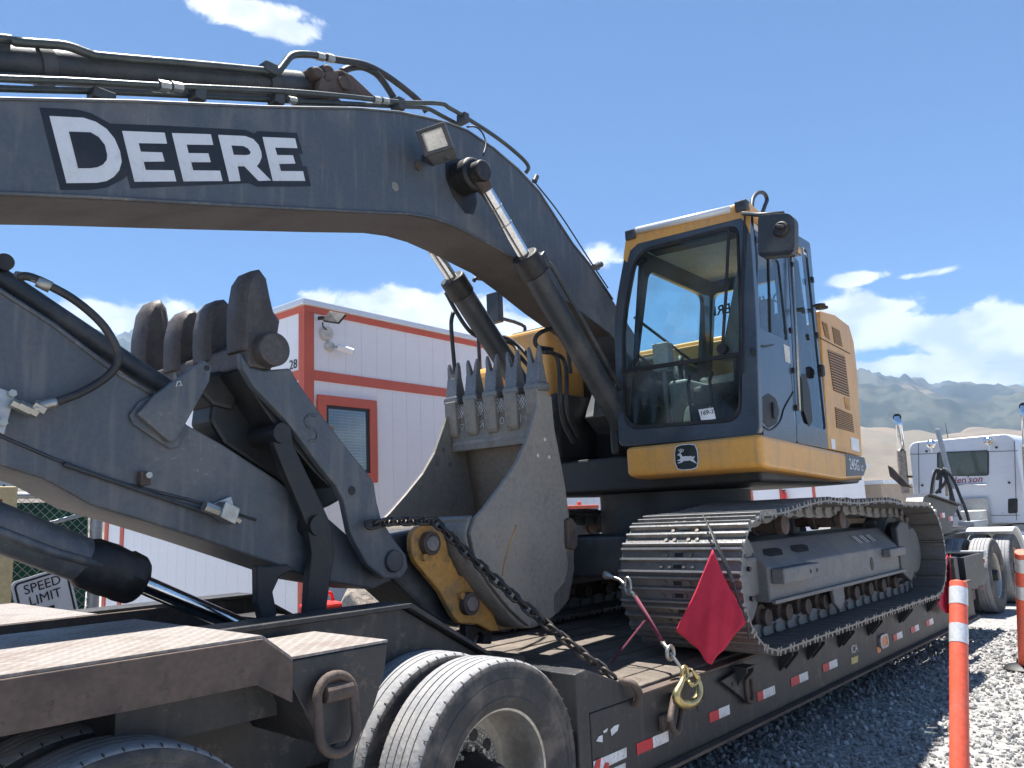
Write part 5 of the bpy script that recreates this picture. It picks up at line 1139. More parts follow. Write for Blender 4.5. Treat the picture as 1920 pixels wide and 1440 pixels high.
# boom cylinders, near and far
def boom_cyl(y, s):
    pin = U(893, 325, -.39); pin.y = y; foot_ = Vector((-1.05, y, 1.98))
    rod0 = U(905, 345, -.39); rod0.y = y; bar0 = U(987, 486, -.39); bar0.y = y
    d = (bar0 - pin).normalized(); foot_ = bar0 + d * 1.55
    m = MB(UF); m.cyl(bar0, foot_, .088, n=30); C_ = m.build('boom_cylinder', M_dark, EX, smooth='auto')
    m = MB(UF); m.cyl(bar0 - d * .035, bar0 + d * .13, .099, n=24); m.build('cylinder_gland', M_black, C_, .012, smooth='auto')
    m = MB(UF); m.cyl(pin, bar0, .045, n=24); m.build('cylinder_rod', M_chrome, C_, smooth='auto')
    for k in (.30, .52): t = rod0.lerp(bar0, k); m = MB(UF); m.cyl(t - d * .005, t + d * .005, .0462, n=24); m.build('rod_ring', M_zinc, C_)
    m = MB(UF); a = pin + Vector((0, -s * .10, 0)); b = pin + Vector((0, s * .075, 0)); m.cyl(a, b, .072, n=26); m.build('rod_eye', M_black, C_, .012, smooth='auto')
    m = MB(UF); m.cyl(pin + d * .04, pin + d * .13, .062, .05, 20); m.build('rod_neck', M_rust, C_, smooth='auto')
    m = MB(UF); m.tube([bar0 + d * .10 + Vector((.06, s * .07, .07)), bar0 + d * .16 + Vector((.075, s * .08, .08)), bar0 + d * .9 + Vector((.07, s * .08, .075)), bar0 + d * 1.4 + Vector((.07, s * .08, .07))], .017, 8); m.build('cylinder_pipe', M_dark, C_, smooth=True)
    m = MB(UF); q = bar0 + d * .08 + Vector((.07, s * .05, .06)); m.obox(q, d * .06, (0, .035, 0), d.cross(Vector((0, 1, 0))) * .03); m.build('port_block', M_dark, C_, .008)
    return C_
boom_cyl(-.39, -1); FC = boom_cyl(.31, 1)
pin = U(893, 325, -.39); m = MB(UF); m.cyl((pin.x, BY0 - .14, pin.z), (pin.x, BY1 + .14, pin.z), .115, n=30); m.build('boom_boss', M_black, BO, .02, smooth='auto')
for pts in ([(850, 585, .55), (846, 605, .56), (848, 640, .58), (853, 700, .6), (856, 780, .6)], [(836, 548, .52), (856, 585, .48), (880, 620, .42), (905, 633, .4), (945, 632, .3), (972, 648, .2), (990, 668, .1), (1010, 700, 0)],
            [(905, 640, .42), (930, 637, .4), (962, 645, .3), (975, 668, .2), (995, 690, .1)], [(1035, 655, -.1), (1008, 650, -.1), (1004, 634, -.1), (1020, 620, -.1), (1050, 616, -.05), (1062, 640, 0), (1070, 700, 0)],
            [(1018, 660, -.15), (1040, 664, -.15), (1048, 690, -.15), (1050, 740, -.15), (1056, 790, -.12), (1075, 830, -.1)], [(1036, 662, -.1), (1055, 672, -.1), (1062, 700, -.1), (1064, 770, -.08), (1085, 820, 0)], [(888, 527, .6), (895, 522, .6), (925, 527, .7), (938, 532, .8)]):
    pipe(pts, .017, M_hose, EX, 'hydraulic_hose')

# ---- arm
AY0, AY1 = -.22, .14
arm = [(-200, 415), (0, 543), (100, 607), (213, 693), (287, 738), (353, 797), (417, 833), (520, 900), (620, 975), (700, 1045), (742, 1085), (700, 1105), (600, 1088), (480, 1046), (375, 1010), (259, 973), (172, 947), (83, 898), (0, 872), (-200, 790)]
AR = plate('arm', arm, AY0, AY1 - AY0, M_boom, EX, .010)
m = MB(UF); m.tube([U(x, y, AY0 - .003) for x, y in ((-100, 775), (0, 817), (100, 860), (213, 902), (377, 943), (480, 975))], .007, 6); m.build('weld_seam', M_dark, AR, smooth=True)
m = MB(UF); m.tube([U(x, y, AY0 - .003) for x, y in ((-100, 477), (0, 545), (100, 609), (213, 695), (287, 740))], .010, 6); m.build('weld_seam', M_boom, AR, smooth=True)
a, b = U(-140, 430, -.02), U(330, 742, -.02); d = (b - a).normalized(); m = MB(UF); m.cyl(a, b, .048, n=22); TC = m.build('thumb_cylinder', M_dark, EX, smooth='auto')
q = U(0, 497, -.05); m = MB(UF); m.cyl(q + Vector((0, -.06, 0)), q + Vector((0, .1, 0)), .035, n=16); m.build('cylinder_pin', M_black, TC, smooth='auto')
br = [(258, 776), (288, 742), (383, 674), (397, 688), (393, 715), (330, 828), (318, 828)]
plate('bracket_pad', [(243, 778), (262, 752), (287, 742), (355, 800), (338, 838), (320, 842), (250, 795)], AY0 - .016, .015, M_boom, AR, .006)
BRK = plate('thumb_bracket', br, AY0 - .045, .028, M_boom, AR, .006)
q = U(388, 690, AY0 - .047); m = MB(UF); m.cyl(q, q + Vector((0, .002, 0)), .014, n=14); m.build('bracket_hole', M_black, BRK)
m = MB(UF); mk = [U(x, y, AY0 - .047) for x, y in ((330, 725), (333, 716), (338, 715), (340, 720), (334, 724), (342, 722))]; m.tube(mk, .0025, 4); m.build('chalk_mark', M_whitetape, BRK)
pipe([(36, 520, -.25), (50, 518, -.27), (72, 525, -.28), (95, 537, -.29), (130, 556, -.30), (165, 582, -.31), (195, 612, -.32), (215, 645, -.32), (222, 670, -.32), (214, 692, -.31), (190, 714, -.29), (150, 737, -.28), (105, 754, -.27)], .017, M_hose, AR, 'hydraulic_hose')
pipe([(105, 754, -.27), (82, 760, -.27), (62, 769, -.27)], [.022] * 9, M_zinc, AR, 'hose_fitting')
pipe([(70, 527, -.28), (95, 539, -.29)], .024, M_zinc, AR, 'hose_fitting', 1); pipe([(30, 515, -.24), (50, 518, -.27), (70, 526, -.28)], .014, M_zinc, AR, 'hose_elbow', 3)
for x, y, r in ((72, 764, .03), (58, 770, .026), (45, 765, .028), (32, 760, .024)): q = U(x, y, -.27); m = MB(UF); m.cyl(q + Vector((-.02, 0, .01)), q + Vector((.022, 0, -.01)), r * .8, n=6); m.build('hose_nut', M_zinc, AR)
vb = plate('valve_plate', [(-20, 720), (20, 734), (28, 745), (8, 815), (-20, 800)], AY0 - .03, .02, M_galv, AR, .004)
for x, y in ((22, 738), (5, 792)): q = U(x, y, AY0 - .032); m = MB(UF); m.cyl(q + Vector((0, -.012, 0)), q, .016, n=6); m.build('bolt', M_zinc, vb)
q = U(270, 897, AY0 - .02); m = MB(UF); m.box(q + Vector((-.022, -.02, -.03)), q + Vector((.022, .019, .03))); cb = m.build('pipe_clip', M_rust, AR, .004); m = MB(UF); m.cyl(q + Vector((.006, -.035, .012)), q + Vector((.006, -.02, .012)), .015, n=6); m.build('bolt', M_zinc, cb)
m = MB(UF); m.tube([U(x, y, AY0 - .015) for x, y in ((120, 870), (260, 918), (390, 962))], .010, 8); m.build('hydraulic_pipe', M_dark, AR)
vv = plate('valve_bracket', [(398, 945), (434, 930), (441, 958), (420, 960)], AY0 - .02, .015, M_galv, AR, .003)
q = U(425, 962, AY0 - .06); m = MB(UF); m.obox(q, (.038, 0, -.018), (0, .035, 0), (.012, 0, .036)); m.build('valve_body', M_zinc, vv, .004); q2 = U(398, 955, AY0 - .06); m = MB(UF); m.cyl(q2 + Vector((-.04, 0, .015)), q2 + Vector((.05, 0, -.018)), .026, n=8); m.build('valve_port', M_zinc, vv); q3 = U(444, 974, AY0 - .06); m = MB(UF); m.cyl(q3 + Vector((-.02, 0, .01)), q3 + Vector((.015, 0, -.008)), .018, n=6); m.build('valve_plug', M_zinc, vv)
# bucket cylinder under the arm
a, b = U(-220, 905, -.06), U(232, 1080, -.06); d = (b - a).normalized()
m = MB(UF); m.cyl(a, b - d * .08, .092, n=28); BC = m.build('bucket_cylinder', M_boom, EX, smooth='auto')
m = MB(UF); rings = []
e1 = Vector((0, 1, 0)); e2 = d.cross(e1)
for k, (t, r) in enumerate(((-.20, .09), (-.17, .108), (-.08, .113), (-.02, .108), (.0, .113), (.05, .107), (.075, .09))): rings.append([b + d * t + (e1 * math.cos(h) + e2 * math.sin(h)) * r * random.uniform(.96, 1.04) for h in [i * math.pi / 12 for i in range(24)]])
m.loft(rings); m.build('cylinder_gland', M_black, BC, smooth='auto', angle=25)
m = MB(UF); m.cyl(b, U(470, 1182, -.06), .042, n=26); m.build('cylinder_rod', M_chrome, BC, smooth='auto')
m = MB(UF); q = U(520, 1200, -.06); m.cyl(q + Vector((0, -.1, 0)), q + Vector((0, .1, 0)), .07, n=20); m.build('rod_eye', M_dark, BC)
m = MB(UF); m.tube([U(-200, 920, -.16), U(100, 1035, -.16), U(190, 1060, -.15)], .018, 8); m.build('cylinder_pipe', M_boom, BC, smooth=True)
# links
def bar(name, pts, y, th, m_, parent): return plate(name, pts, y, th, m_, parent, .008)
link = [(512, 800), (530, 788), (548, 800), (552, 835), (575, 885), (600, 935), (622, 985), (628, 1040), (618, 1100), (612, 1150), (575, 1150), (578, 1090), (585, 1040), (578, 990), (555, 935), (532, 880), (515, 835)]
for y in (-.31, .17): bar('link', link, y, .05, M_link, EX)
for y in (-.30, .16): bar('link', [(482, 1060), (500, 1062), (540, 1058), (566, 1075), (545, 1072), (525, 1082), (512, 1110), (520, 1150), (512, 1168), (492, 1166), (483, 1130)], y, .05, M_link, EX)
for px, py in ((598, 985), (530, 812)): q = U(px, py, -.335); m = MB(UF); m.cyl(q, q + Vector((0, .58, 0)), .05, n=22); m.build('link_pin', M_link, EX, smooth='auto')

# ---- thumb
tp = [(450, 660), (470, 688), (493, 694), (545, 690), (557, 712), (586, 754), (611, 787), (653, 842), (690, 887), (702, 905), (707, 940), (715, 971), (735, 1005), (762, 1040), (766, 1065), (752, 1085), (720, 1085), (690, 1060), (665, 1015), (657, 998), (645, 940), (630, 910), (605, 881), (559, 817), (532, 783), (476, 725), (455, 690)]
TH = thing('thumb', None, None, UF.M @ U(600, 880, 0), parent=EX)
T1 = plate('thumb_plate', tp, -.34, .05, M_boom, TH, .010); P2 = [U(x, y, -.34) for x, y in tp]
m = MB(UF); m.prism([p + Vector((0, .60, 0)) for p in P2], (0, .05, 0)); m.build('thumb_plate', M_boom, TH, .010)
q = U(660, 920, -.342); m = MB(UF); m.cyl(q, q + Vector((0, .003, 0)), .024, n=18); m.build('lifting_hole', M_black, T1)
M = UF.M @ basis(U(581, 803, -.3455), Vector((.55, 0, -.83)), Vector((.83, 0, .55))); s_ = smoothpath([U(x, y, -.343) for x, y in ((592, 780), (580, 778), (572, 788), (578, 800), (590, 806), (596, 815), (592, 825), (580, 826))]); m = MB(UF); m.tube(s_, .006, 6); m.build('raised_letter', M_boom, T1, smooth=True)
q = U(517, 654, -.40); m = MB(UF); m.cyl(q, q + Vector((0, .96, 0)), .083, n=32); m.build('cross_tube', M_cast, TH, .008, smooth='auto')
q = U(742, 1052, -.36); m = MB(UF); m.cyl(q, q + Vector((0, .64, 0)), .06, n=24); m.build('thumb_pin', M_dark, TH, .008, smooth='auto')
web = [U(x, y, 0) for x, y in ((455, 690), (478, 700), (545, 775), (600, 850), (640, 905), (632, 915), (600, 885), (520, 790))]
web = [p + (U(455, 690, -.34) - U(455, 690, 0)) for p in []] or [Vector((U(x, y, -.34).x, -.288, U(x, y, -.34).z)) for x, y in ((457, 692), (480, 702), (548, 778), (600, 850), (640, 900), (632, 914), (600, 882), (520, 785))]
m = MB(UF); m.prism(web, (0, .545, 0)); m.build('web_plate', M_link, TH, .006)
base = U(475, 515, -.25)
t0 = [(437, 660), (436, 620), (437, 580), (445, 535), (458, 516), (474, 513), (487, 530), (493, 560), (500, 590), (512, 607), (505, 650), (470, 672)]
ref = [U(x, y, -.25) for x, y in t0]; cz = U(465, 660, -.25)
tops = [UF.x(px, py, base.x) for px, py in ((475, 512), (410, 567), (354, 585), (292, 567))]
for i, (y, top_) in enumerate([(p.y, p.z) for p in tops]):
    kz = (top_ - cz.z) / (base.z - cz.z); rings = []
    for t, s in ((-.085, .62), (-.055, .93), (.0, 1.0), (.055, .93), (.085, .62)):
        rings.append([Vector((cz.x + (p.x - cz.x) * (1 if s > .9 else .72), y + t, cz.z + (p.z - cz.z) * kz * (1 if s > .9 else .93))) for p in ref])
    m = MB(UF); m.loft(rings); m.build('tine', M_cast, TH, .012, smooth='auto', angle=50)
m = MB(UF); q = cz; m.box((q.x - .06, -.33, q.z - .10), (q.x + .09, tops[3].y + .05, q.z + .03)); m.build('tine_bar', M_cast, TH, .025, seg=3)
plate('thumb_core', [(400, 748), (476, 720), (559, 813), (607, 880), (631, 912), (640, 938), (618, 950), (600, 957), (520, 898), (420, 832), (395, 790)], -.10, .2, M_link, TH, .02)
plate('thumb_arm_plate', [(385, 700), (440, 690), (455, 720), (440, 770), (400, 760), (375, 735)], -.12, .2, M_link, TH, .02)

# ---- bucket
BK = thing('bucket', None, None, UF.M @ U(980, 1100, 0), parent=EX)
KY0, KY1 = -.50, .36
front_e = [(893, 969), (909, 952), (939, 912), (968, 870), (988, 828), (1004, 772), (1010, 745)]
back_e = [(1034, 742), (1040, 804), (1052, 866), (1060, 911), (1068, 972), (1076, 1030), (1077, 1068), (1066, 1122), (1036, 1158), (992, 1174), (955, 1140), (920, 1095), (892, 1045), (882, 1000)]
for y in (KY0, KY1 - .028): plate('side_plate', front_e + back_e, KY0, .028, M_bucket, BK, .006) if y == KY0 else (lambda m: (m.prism([Vector((p.x, y, p.z)) for p in [U(a, b, KY0) for a, b in front_e + back_e]], (0, .028, 0)), m.build('side_plate', M_bucket, BK, .006)))(MB(UF))
sh = [U(a, b, KY0) for a, b in [(1022, 744)] + back_e[1:] + [(893, 969)]]
sh = [Vector((p.x, 0, p.z)) for p in smoothpath(sh, 3)]; g = [[Vector((p.x, KY0 + .03 + (KY1 - KY0 - .06) * j / 6, p.z)) for p in sh] for j in range(7)]
m = MB(UF); m.sheet(g); m.build('shell', M_bucket, BK, solid=.03, smooth=True)
lip = [U(a, b, KY0) for a, b in ((1017, 828), (1036, 828), (1031, 735), (1018, 735))]
m = MB(UF); m.prism([Vector((p.x, KY0 + .029, p.z)) for p in lip], (0, KY1 - KY0 - .058, 0)); LP = m.build('lip_plate', M_bucket, BK, .008)
m = MB(UF); q = (U(893, 969, KY0) + U(889, 985, KY0)) / 2; m.box((q.x - .03, KY0 + .03, q.z - .02), (q.x + .03, KY1 - .03, q.z + .02)); m.build('hinge_lip', M_bucket, BK, .008)
lx = (lip[0].x + lip[1].x) / 2; lz = lip[2].z
# weld bead and wear strips on the near side plate
m = MB(UF); m.tube(smoothpath([U(x, y, KY0 - .001) for x, y in ((968, 985), (956, 1020), (947, 1050), (942, 1080))], 5), .005, 6); m.build('weld_bead', M_yel2, BK, smooth=True)
plate('heel_plate', [(1064, 975), (1072, 970), (1084, 985), (1084, 1022), (1078, 1032), (1066, 1028)], KY0 - .03, .07, M_rust, BK, .01)
plate('wear_strip', [(1063, 1034), (1074, 1034), (1077, 1066), (1066, 1124), (1046, 1150), (1040, 1147), (1040, 1115), (1060, 1090), (1066, 1060)], KY0 - .004, .003, M_tooth, BK, 0)
for px, py in ((1022, 824), (1009, 854), (1030, 857)): q = U(px, py, KY0 - .002); m = MB(UF); m.cyl(q, q + Vector((0, .0015, 0)), .012, n=12); m.build('bolt_hole', M_lightgrey, BK)
for px, py in ((832, 843), (819, 869), (843, 871)): q = U(px, py, KY1 - .03); m = MB(UF); m.cyl(q + Vector((0, -.002, 0)), q, .016, n=12); m.build('bolt_hole', M_tooth, BK)
def tooth_meshes():
    a = MB(); # adapter: saddle over the lip, z up
    a.loft([[(x * sx - .012, y * sy, z) for x, y in ((-.062, -.055), (.055, -.055), (.055, .055), (-.062, .055))] for z, sx, sy in ((-.20, .75, .80), (-.17, .95, .97), (.0, 1, 1), (.06, 1, .95))])
    c = MB(); c.loft([[(x * sx, y * sy, z) for x, y in ((-.060, -.064), (.055, -.064), (.055, .064), (-.060, .064))] for z, sx, sy in ((.035, .9, .95), (.05, 1.05, 1.08), (.085, 1.05, 1.08), (.10, .9, .82), (.185, .62, .80), (.235, .45, .80))])
    for s in (-1, 1): c.loft([[(x * k, s * o + y * w, z) for x, y in ((-.025, -.03), (.025, -.03), (.025, .03), (-.025, .03))] for z, k, o, w in ((.22, 1.0, .026, .8), (.27, .85, .036, .55), (.315, .7, .042, .40), (.35, .35, .044, .2))])
    out = []
    for b, mm, n in ((a, M_bucket, 'adapter'), (c, M_tooth, 'tooth')):
        me = bpy.data.meshes.new(n); me.from_pydata(b.v, [], b.f); bm = bmesh.new(); bm.from_mesh(me); bmesh.ops.recalc_face_normals(bm, faces=bm.faces); bm.to_mesh(me); bm.free(); me.materials.append(mm); out.append(me)
    return out
ad, tt = tooth_meshes()
for i in range(5):
    y = KY0 + .055 + (KY1 - KY0 - .11) * i / 4; M = UF.M @ Matrix.Translation((lx - .01, y, lz - .035)) @ Matrix.Rotation(math.radians(-3), 4, 'Y')
    for nm, me in (('tooth_adapter', ad), ('tooth', tt)):
        o = place(nm, me, BK, M); md = o.modifiers.new('bevel', 'BEVEL'); md.width = .008; md.segments = 2
# chalk scribbles on the lip
ch = []
xx = min(p.x for p in lip) - .0035; y0_, y1_ = KY0 + .07, KY1 - .06
zz = [Vector((xx, y0_ + (y1_ - y0_) * k / 70, lz - .285 + (.012 if k % 2 else -.012))) for k in range(71)]
m = MB(UF); m.tube(zz, .0028, 4)
for i in range(4):
    yc = KY0 + .055 + (KY1 - KY0 - .11) * (i + .5) / 4; c = Vector((xx, yc, lz - .05))
    for d in (-.022, 0, .022):
        for s in (-1, 1): m.tube([c + Vector((0, d - s * .035, .045)), c + Vector((0, d + s * .035, -.055))], .0022, 4)
    if i == 0: m.tube([c + Vector((0, -.025, -.14)), c + Vector((0, -.02, -.09)), c + Vector((0, 0, -.12)), c + Vector((0, .02, -.09)), c + Vector((0, .025, -.14))], .0025, 4)
    if i == 1: m.tube([c + Vector((0, .018 * math.cos(t), -.115 + .022 * math.sin(t))) for t in [k * math.pi / 6 for k in range(13)]], .0025, 4)
    if i == 2: m.tube([c + Vector((0, -.015, -.14)), c + Vector((0, -.015, -.09)), c + Vector((0, .018, -.10)), c + Vector((0, -.01, -.115)), c + Vector((0, .018, -.14))], .0025, 4)
    if i == 3: m.tube([c + Vector((0, -.02, -.10)), c + Vector((0, .02, -.10)), c + Vector((0, 0, -.145)), c + Vector((0, -.02, -.10))], .0025, 4)
m.build('chalk_marks', M_whitetape, BK)
# yellow ears with pins
ear = [(680 + a / 4.8, 960 + b / 4.8) for a, b in ((455, 180), (500, 132), (600, 112), (680, 125), (735, 190), (775, 370), (870, 570), (1000, 590), (1100, 760), (1190, 950), (1235, 1070), (1160, 1075), (1040, 1010), (870, 1000), (815, 935), (700, 720), (480, 450), (442, 350), (440, 245))]
gus = [(680 + a / 4.8, 960 + b / 4.8) for a, b in ((740, 190), (900, 180), (960, 330), (1080, 560), (1280, 690), (1400, 860), (1490, 1040), (1240, 1060), (1190, 950), (1100, 760), (1000, 590), (870, 570), (775, 370))]
plate('ear_gusset', gus, -.29, .05, mat('dusty_yellow', (.36, .23, .105), .7, 0, (.17, .135, .10), .7, 4), BK, .01)
for y in (-.34, .16):
    m = MB(UF); m.prism([Vector((p.x, y, p.z)) for p in [U(a, b, -.34) for a, b in ear]], (0, .045, 0)); er = m.build('ear', M_yel2, BK, .008)
    if y < 0: EAR = er
for px, py in ((806, 1019), (880, 1132)):
    q = U(px, py, -.36); m = MB(UF); m.cyl(q + Vector((0, -.03, 0)), q + Vector((0, .62, 0)), .046, n=26); m.build('bucket_pin', M_tooth, BK, .006, smooth='auto')
    m = MB(UF); m.lathe([(.047, -.022), (.066, -.022), (.066, .025), (.047, .025)], q, (0, 1, 0), 26); m.build('pin_collar', M_rust, BK, smooth='auto')
    m = MB(UF); r = q + (Vector((-.04, 0, -.075)) if py < 1100 else Vector((-.06, 0, .05))); m.cyl(r + Vector((0, -.01, 0)), r + Vector((0, .02, 0)), .02, n=14); m.build('pin_bolt', M_yel2, BK)
plate('arm_nose', [(690, 1030), (745, 1000), (800, 990), (850, 1090), (900, 1150), (860, 1175), (820, 1165), (740, 1090)], -.24, .36, M_dark, BK, .02)
hk = [(680 + a / 4.8, 960 + b / 4.8) for a, b in ((930, 1010), (1175, 1030), (1165, 1190), (1080, 1190), (1100, 1120), (1060, 1075), (1015, 1110), (1005, 1190), (930, 1180))]
plate('lifting_eye', hk, -.28, .06, M_black, BK, .01)

# ------------------------------------------------------------------ chain, binder, flags, posts
def link_torus(L, w, r):
    m = MB(); P = []
    for i in range(14):
        t = 2 * math.pi * i / 14; a, b = math.cos(t), math.sin(t)
        P.append(((L / 2 - w / 2) * (1 if a > 0 else -1) * (1 if abs(a) > .01 else 0) + a * w / 2, b * w / 2, 0))
    m.tube(P, r, 6, closed=True)
    me = bpy.data.meshes.new('chain_link'); me.from_pydata(m.v, [], m.f)
    for p in me.polygons: p.use_smooth = True
    me.materials.append(mat('chain_steel', (.055, .05, .047), .5, .6, (.12, .09, .07), .5, 20)); return me
LK = link_torus(.084, .046, .0095)
def chain(name, label, path, pitch=.058):
    C_ = thing(name, label, 'chain', path[0]); P = [Vector(p) for p in path]; L = [0]
    for a, b in zip(P, P[1:]): L.append(L[-1] + (b - a).length)
    n = int(L[-1] / pitch); j = 0
    for i in range(n):
        s = (i + .5) * pitch
        while j < len(L) - 2 and L[j + 1] < s: j += 1
        a, b = P[j], P[j + 1]; t = (s - L[j]) / (L[j + 1] - L[j]); c = a.lerp(b, t); d = (b - a).normalized()
        up = Vector((0, 0, 1)); y = up.cross(d).normalized(); z = d.cross(y)
        M = Matrix((d, y, z)).transposed().to_4x4(); M.translation = c
        M = M @ Matrix.Rotation(math.radians(45 + 90 * (i % 2) + random.uniform(-9, 9)), 4, 'X')
        place('chain_link', LK, C_, M)
    return C_
UW = lambda px, py, y: UF.M @ U(px, py, y)
a0, a1, a2, a3 = UW(690, 985, -.395), UW(730, 978, -.395), UW(790, 977, -.40), UW(816, 978, -.41)
mid = [a3.lerp(HOOK, t) + Vector((0, 0, -.035 * 4 * t * (1 - t))) for t in [i / 12 for i in range(13)]]
chain('binding_chain', 'dark steel chain running from the bucket ear down to the bar hook', [a0, a1, a2] + mid)

def binder():
    q = lambda px, py, X: WF.x(px, py, X); r = lambda px, py, Y: WF.y(px, py, Y)
    A, B_, C_, D_ = q(1150, 1083, 4.17), q(1175, 1100, 4.15), q(1192, 1120, 4.14), q(1243, 1205, 4.05)
    E_, F_ = r(1257, 1224, 2.50), r(1284, 1262, 2.41)
    T = thing('load_binder', 'maroon strap binder with hooks tying the near track to the trailer rail', 'binder', F_)
    m = MB(); m.tube(smoothpath([A + Vector((0, .07, .02)), A, A + Vector((0, -.05, -.015)), B_], 4), [.022, .026, .02, .014, .012, .012, .011, .011, .011, .01, .01, .01, .01], 8); m.build('claw_hook', M_zinc, T, smooth=True)
    P = [B_ + Vector((0, -.035 * math.sin(t) * .6, .05 * math.cos(t))) + Vector((0, -.01, .005)) for t in [i * math.pi / 7 for i in range(14)]]; m = MB(); m.tube(P, .011, 8, closed=True); m.build('ring', M_zinc, T, smooth=True)
    m = MB(); m.tube([B_, C_], .013, 8); m.build('eye_bolt', M_zinc, T, smooth=True)
    m = MB(); m.tube([C_, C_.lerp(D_, .5) + Vector((0, 0, .004)), D_], .020, 8, flat=.5); m.build('strap', M_maroon, T, smooth=True)
    s0 = C_.lerp(D_, .45); s1 = WF.z(1146, 1243, .70); m = MB(); m.tube([s0, s1], .012, 6, flat=.3); m.build('strap', M_maroon, T)
    d = (E_ - D_).normalized(); m = MB(); m.tube([D_, D_ + d * .02, E_ - d * .04], [.016, .012, .012], 8); m.build('shank', M_zinc, T, smooth=True)
    P = [E_ + Vector((.036 * math.cos(t), 0, .036 * math.sin(t))) for t in [i * math.pi / 8 for i in range(16)]]; m = MB(); m.tube(P, .011, 8, closed=True); m.build('eye', M_zinc, T, smooth=True)
    m = MB(); m.tube([E_, F_], .0095, 8); m.build('shank', M_zinc, T)
    P = [F_ + Vector((.030 * math.cos(t), 0, .034 * math.sin(t))) for t in [i * math.pi / 8 for i in range(16)]]; m = MB(); m.tube(P, .011, 8, closed=True); m.build('eye', M_gold, T, smooth=True)
    H = [r(x, y, 2.385) for x, y in ((1282, 1270), (1275, 1286), (1268, 1300), (1269, 1311), (1278, 1319), (1292, 1321), (1304, 1314), (1311, 1301), (1312, 1287), (1309, 1274), (1303, 1265), (1297, 1255))]
    H = smoothpath(H, 3); n = len(H); m = MB(); m.tube(H, [.013 + .012 * math.sin(math.pi * min(1, i / n * 1.25)) if i < n * .8 else max(.004, .021 * (1 - (i - n * .8) / (n * .22))) for i in range(n)], 12); m.build('grab_hook', M_gold, T, smooth=True)
    L = smoothpath([r(x, y, 2.38) for x, y in ((1291, 1277), (1297, 1285), (1305, 1281), (1309, 1274))], 3); m = MB(); m.tube(L, .011, 8); m.build('hook_latch', M_gold, T, smooth=True)
binder()

def flag_near():
    X = 4.20; T = thing('red_flag', 'red mesh safety flag hanging in front of the near track', 'flag', WF.x(1335, 1240, X))
    Tp, Lf, Bt, Rt_ = [WF.x(x, y, X) for x, y in ((1336, 1030), (1270, 1183), (1335, 1246), (1397, 1166))]
    n = 22; g = []
    for i in range(n + 1):
        row = []
        for j in range(n + 1):
            u, v = i / n, j / n; p = Tp * (1 - u) * (1 - v) + Rt_ * u * (1 - v) + Lf * (1 - u) * v + Bt * u * v
            s = u + v; w = min(1, s) * (1 if s < 1 else 1)
            p = p + Vector((-.007 * math.sin((u - v) * 5.0 + .6 + s) * w - .003 * math.sin((u - v) * 14 + s * 2) * w, .010 * math.sin(s * 5) * (u - v), .012 * math.sin((u - v) * 11) * max(0, s - 1)))
            row.append(p)
        g.append(row)
    m = MB(); m.sheet(g); m.build('flag_cloth', M_redflag, T, solid=.003, smooth=True)
    P = smoothpath([WF.x(1319, 967, 4.44), WF.x(1333, 995, 4.30), WF.x(1344, 1022, 4.225), WF.x(1362, 1060, 4.20), WF.x(1374, 1092, 4.205)], 4); n = len(P)
    m = MB(); m.tube(P, [.008 + .010 * min(1, i / n * 2) for i in range(n)], 8, flat=.45); m.build('flag_strap', M_hose, T, smooth=True)
    P = smoothpath([WF.x(1374, 1092, 4.205), WF.x(1398, 1160, 4.20), WF.x(1405, 1200, 4.23)], 4); m = MB(); m.tube(P, .006, 6); m.build('flag_cord', M_hose, T)
flag_near()
def flag_far():
    Y = 2.36; q = lambda x, y, d=0: WF.y(x, y, Y + d); T = thing('red_flag', 'smaller red mesh flag at the front end of the trailer deck', 'flag', q(1780, 1148))
    cols = [[(1776, 1040, 0), (1779, 1052, .03), (1782, 1040, 0)], [(1764, 1080, 0), (1776, 1082, .04), (1783, 1075, -.02)], [(1752, 1112, 0), (1772, 1120, .05), (1784, 1115, -.03)], [(1764, 1140, .02), (1774, 1150, .05), (1784, 1146, -.03)]]
    cols = [smoothpath([q(*p) for p in r], 4) for r in cols]; g = list(zip(*cols)); g = [smoothpath(r, 4) for r in g]
    m = MB(); m.sheet(g); m.build('flag_cloth', M_redflag, T, solid=.004, smooth=True)
    m = MB(); m.tube([q(1780, 1045), q(1782, 1150)], .012, 8); m.build('flag_stick', M_hose, T)
flag_far()

def post(name, label, b, t, R, bands):
    T = thing(name, label, 'post', b, 'orange delineator posts beside the trailer'); b, t = Vector(b), Vector(t); d = (t - b).normalized(); L = (t - b).length
    m = MB(); m.cyl(b, t, R, n=28); m.build('tube', M_orange, T, .006, smooth='auto')
    for z0, z1 in bands:
        p0, p1 = t - d * z1, t - d * z0; m = MB(); m.cyl(p0, p1, R + .0015, n=28, caps=False); m.build('reflective_band', M_reflect, T, smooth=True)
    m = MB(); m.lathe([(R + .12, 0), (R + .12, .025), (R + .09, .05), (R + .01, .07), (R + .004, .10), (R + .001, .10)], (b.x, b.y, 0), (0, 0, 1), 24); m.build('base', M_black, T, smooth='auto')
y_ = 1.32; t = WF.y(1797, 1092, y_); b = WF.y(1799, 1440, y_); k = t.z / (t.z - b.z); b = t + (b - t) * k
m2p = (t - WF.y(1797, 1192, y_)).length / 100
post('delineator_post', 'nearer orange tube post with silver bands in front of the trailer', b, t, .048, [(12 * m2p, 44 * m2p), (80 * m2p, 114 * m2p)])
t = WF.z(1914, 1035, 1.12); b = WF.z(1921, 1258, 0); post('delineator_post', 'orange banded post cut by the right edge of the picture', b, t, .048, [(.05, .19), (.34, .48)])

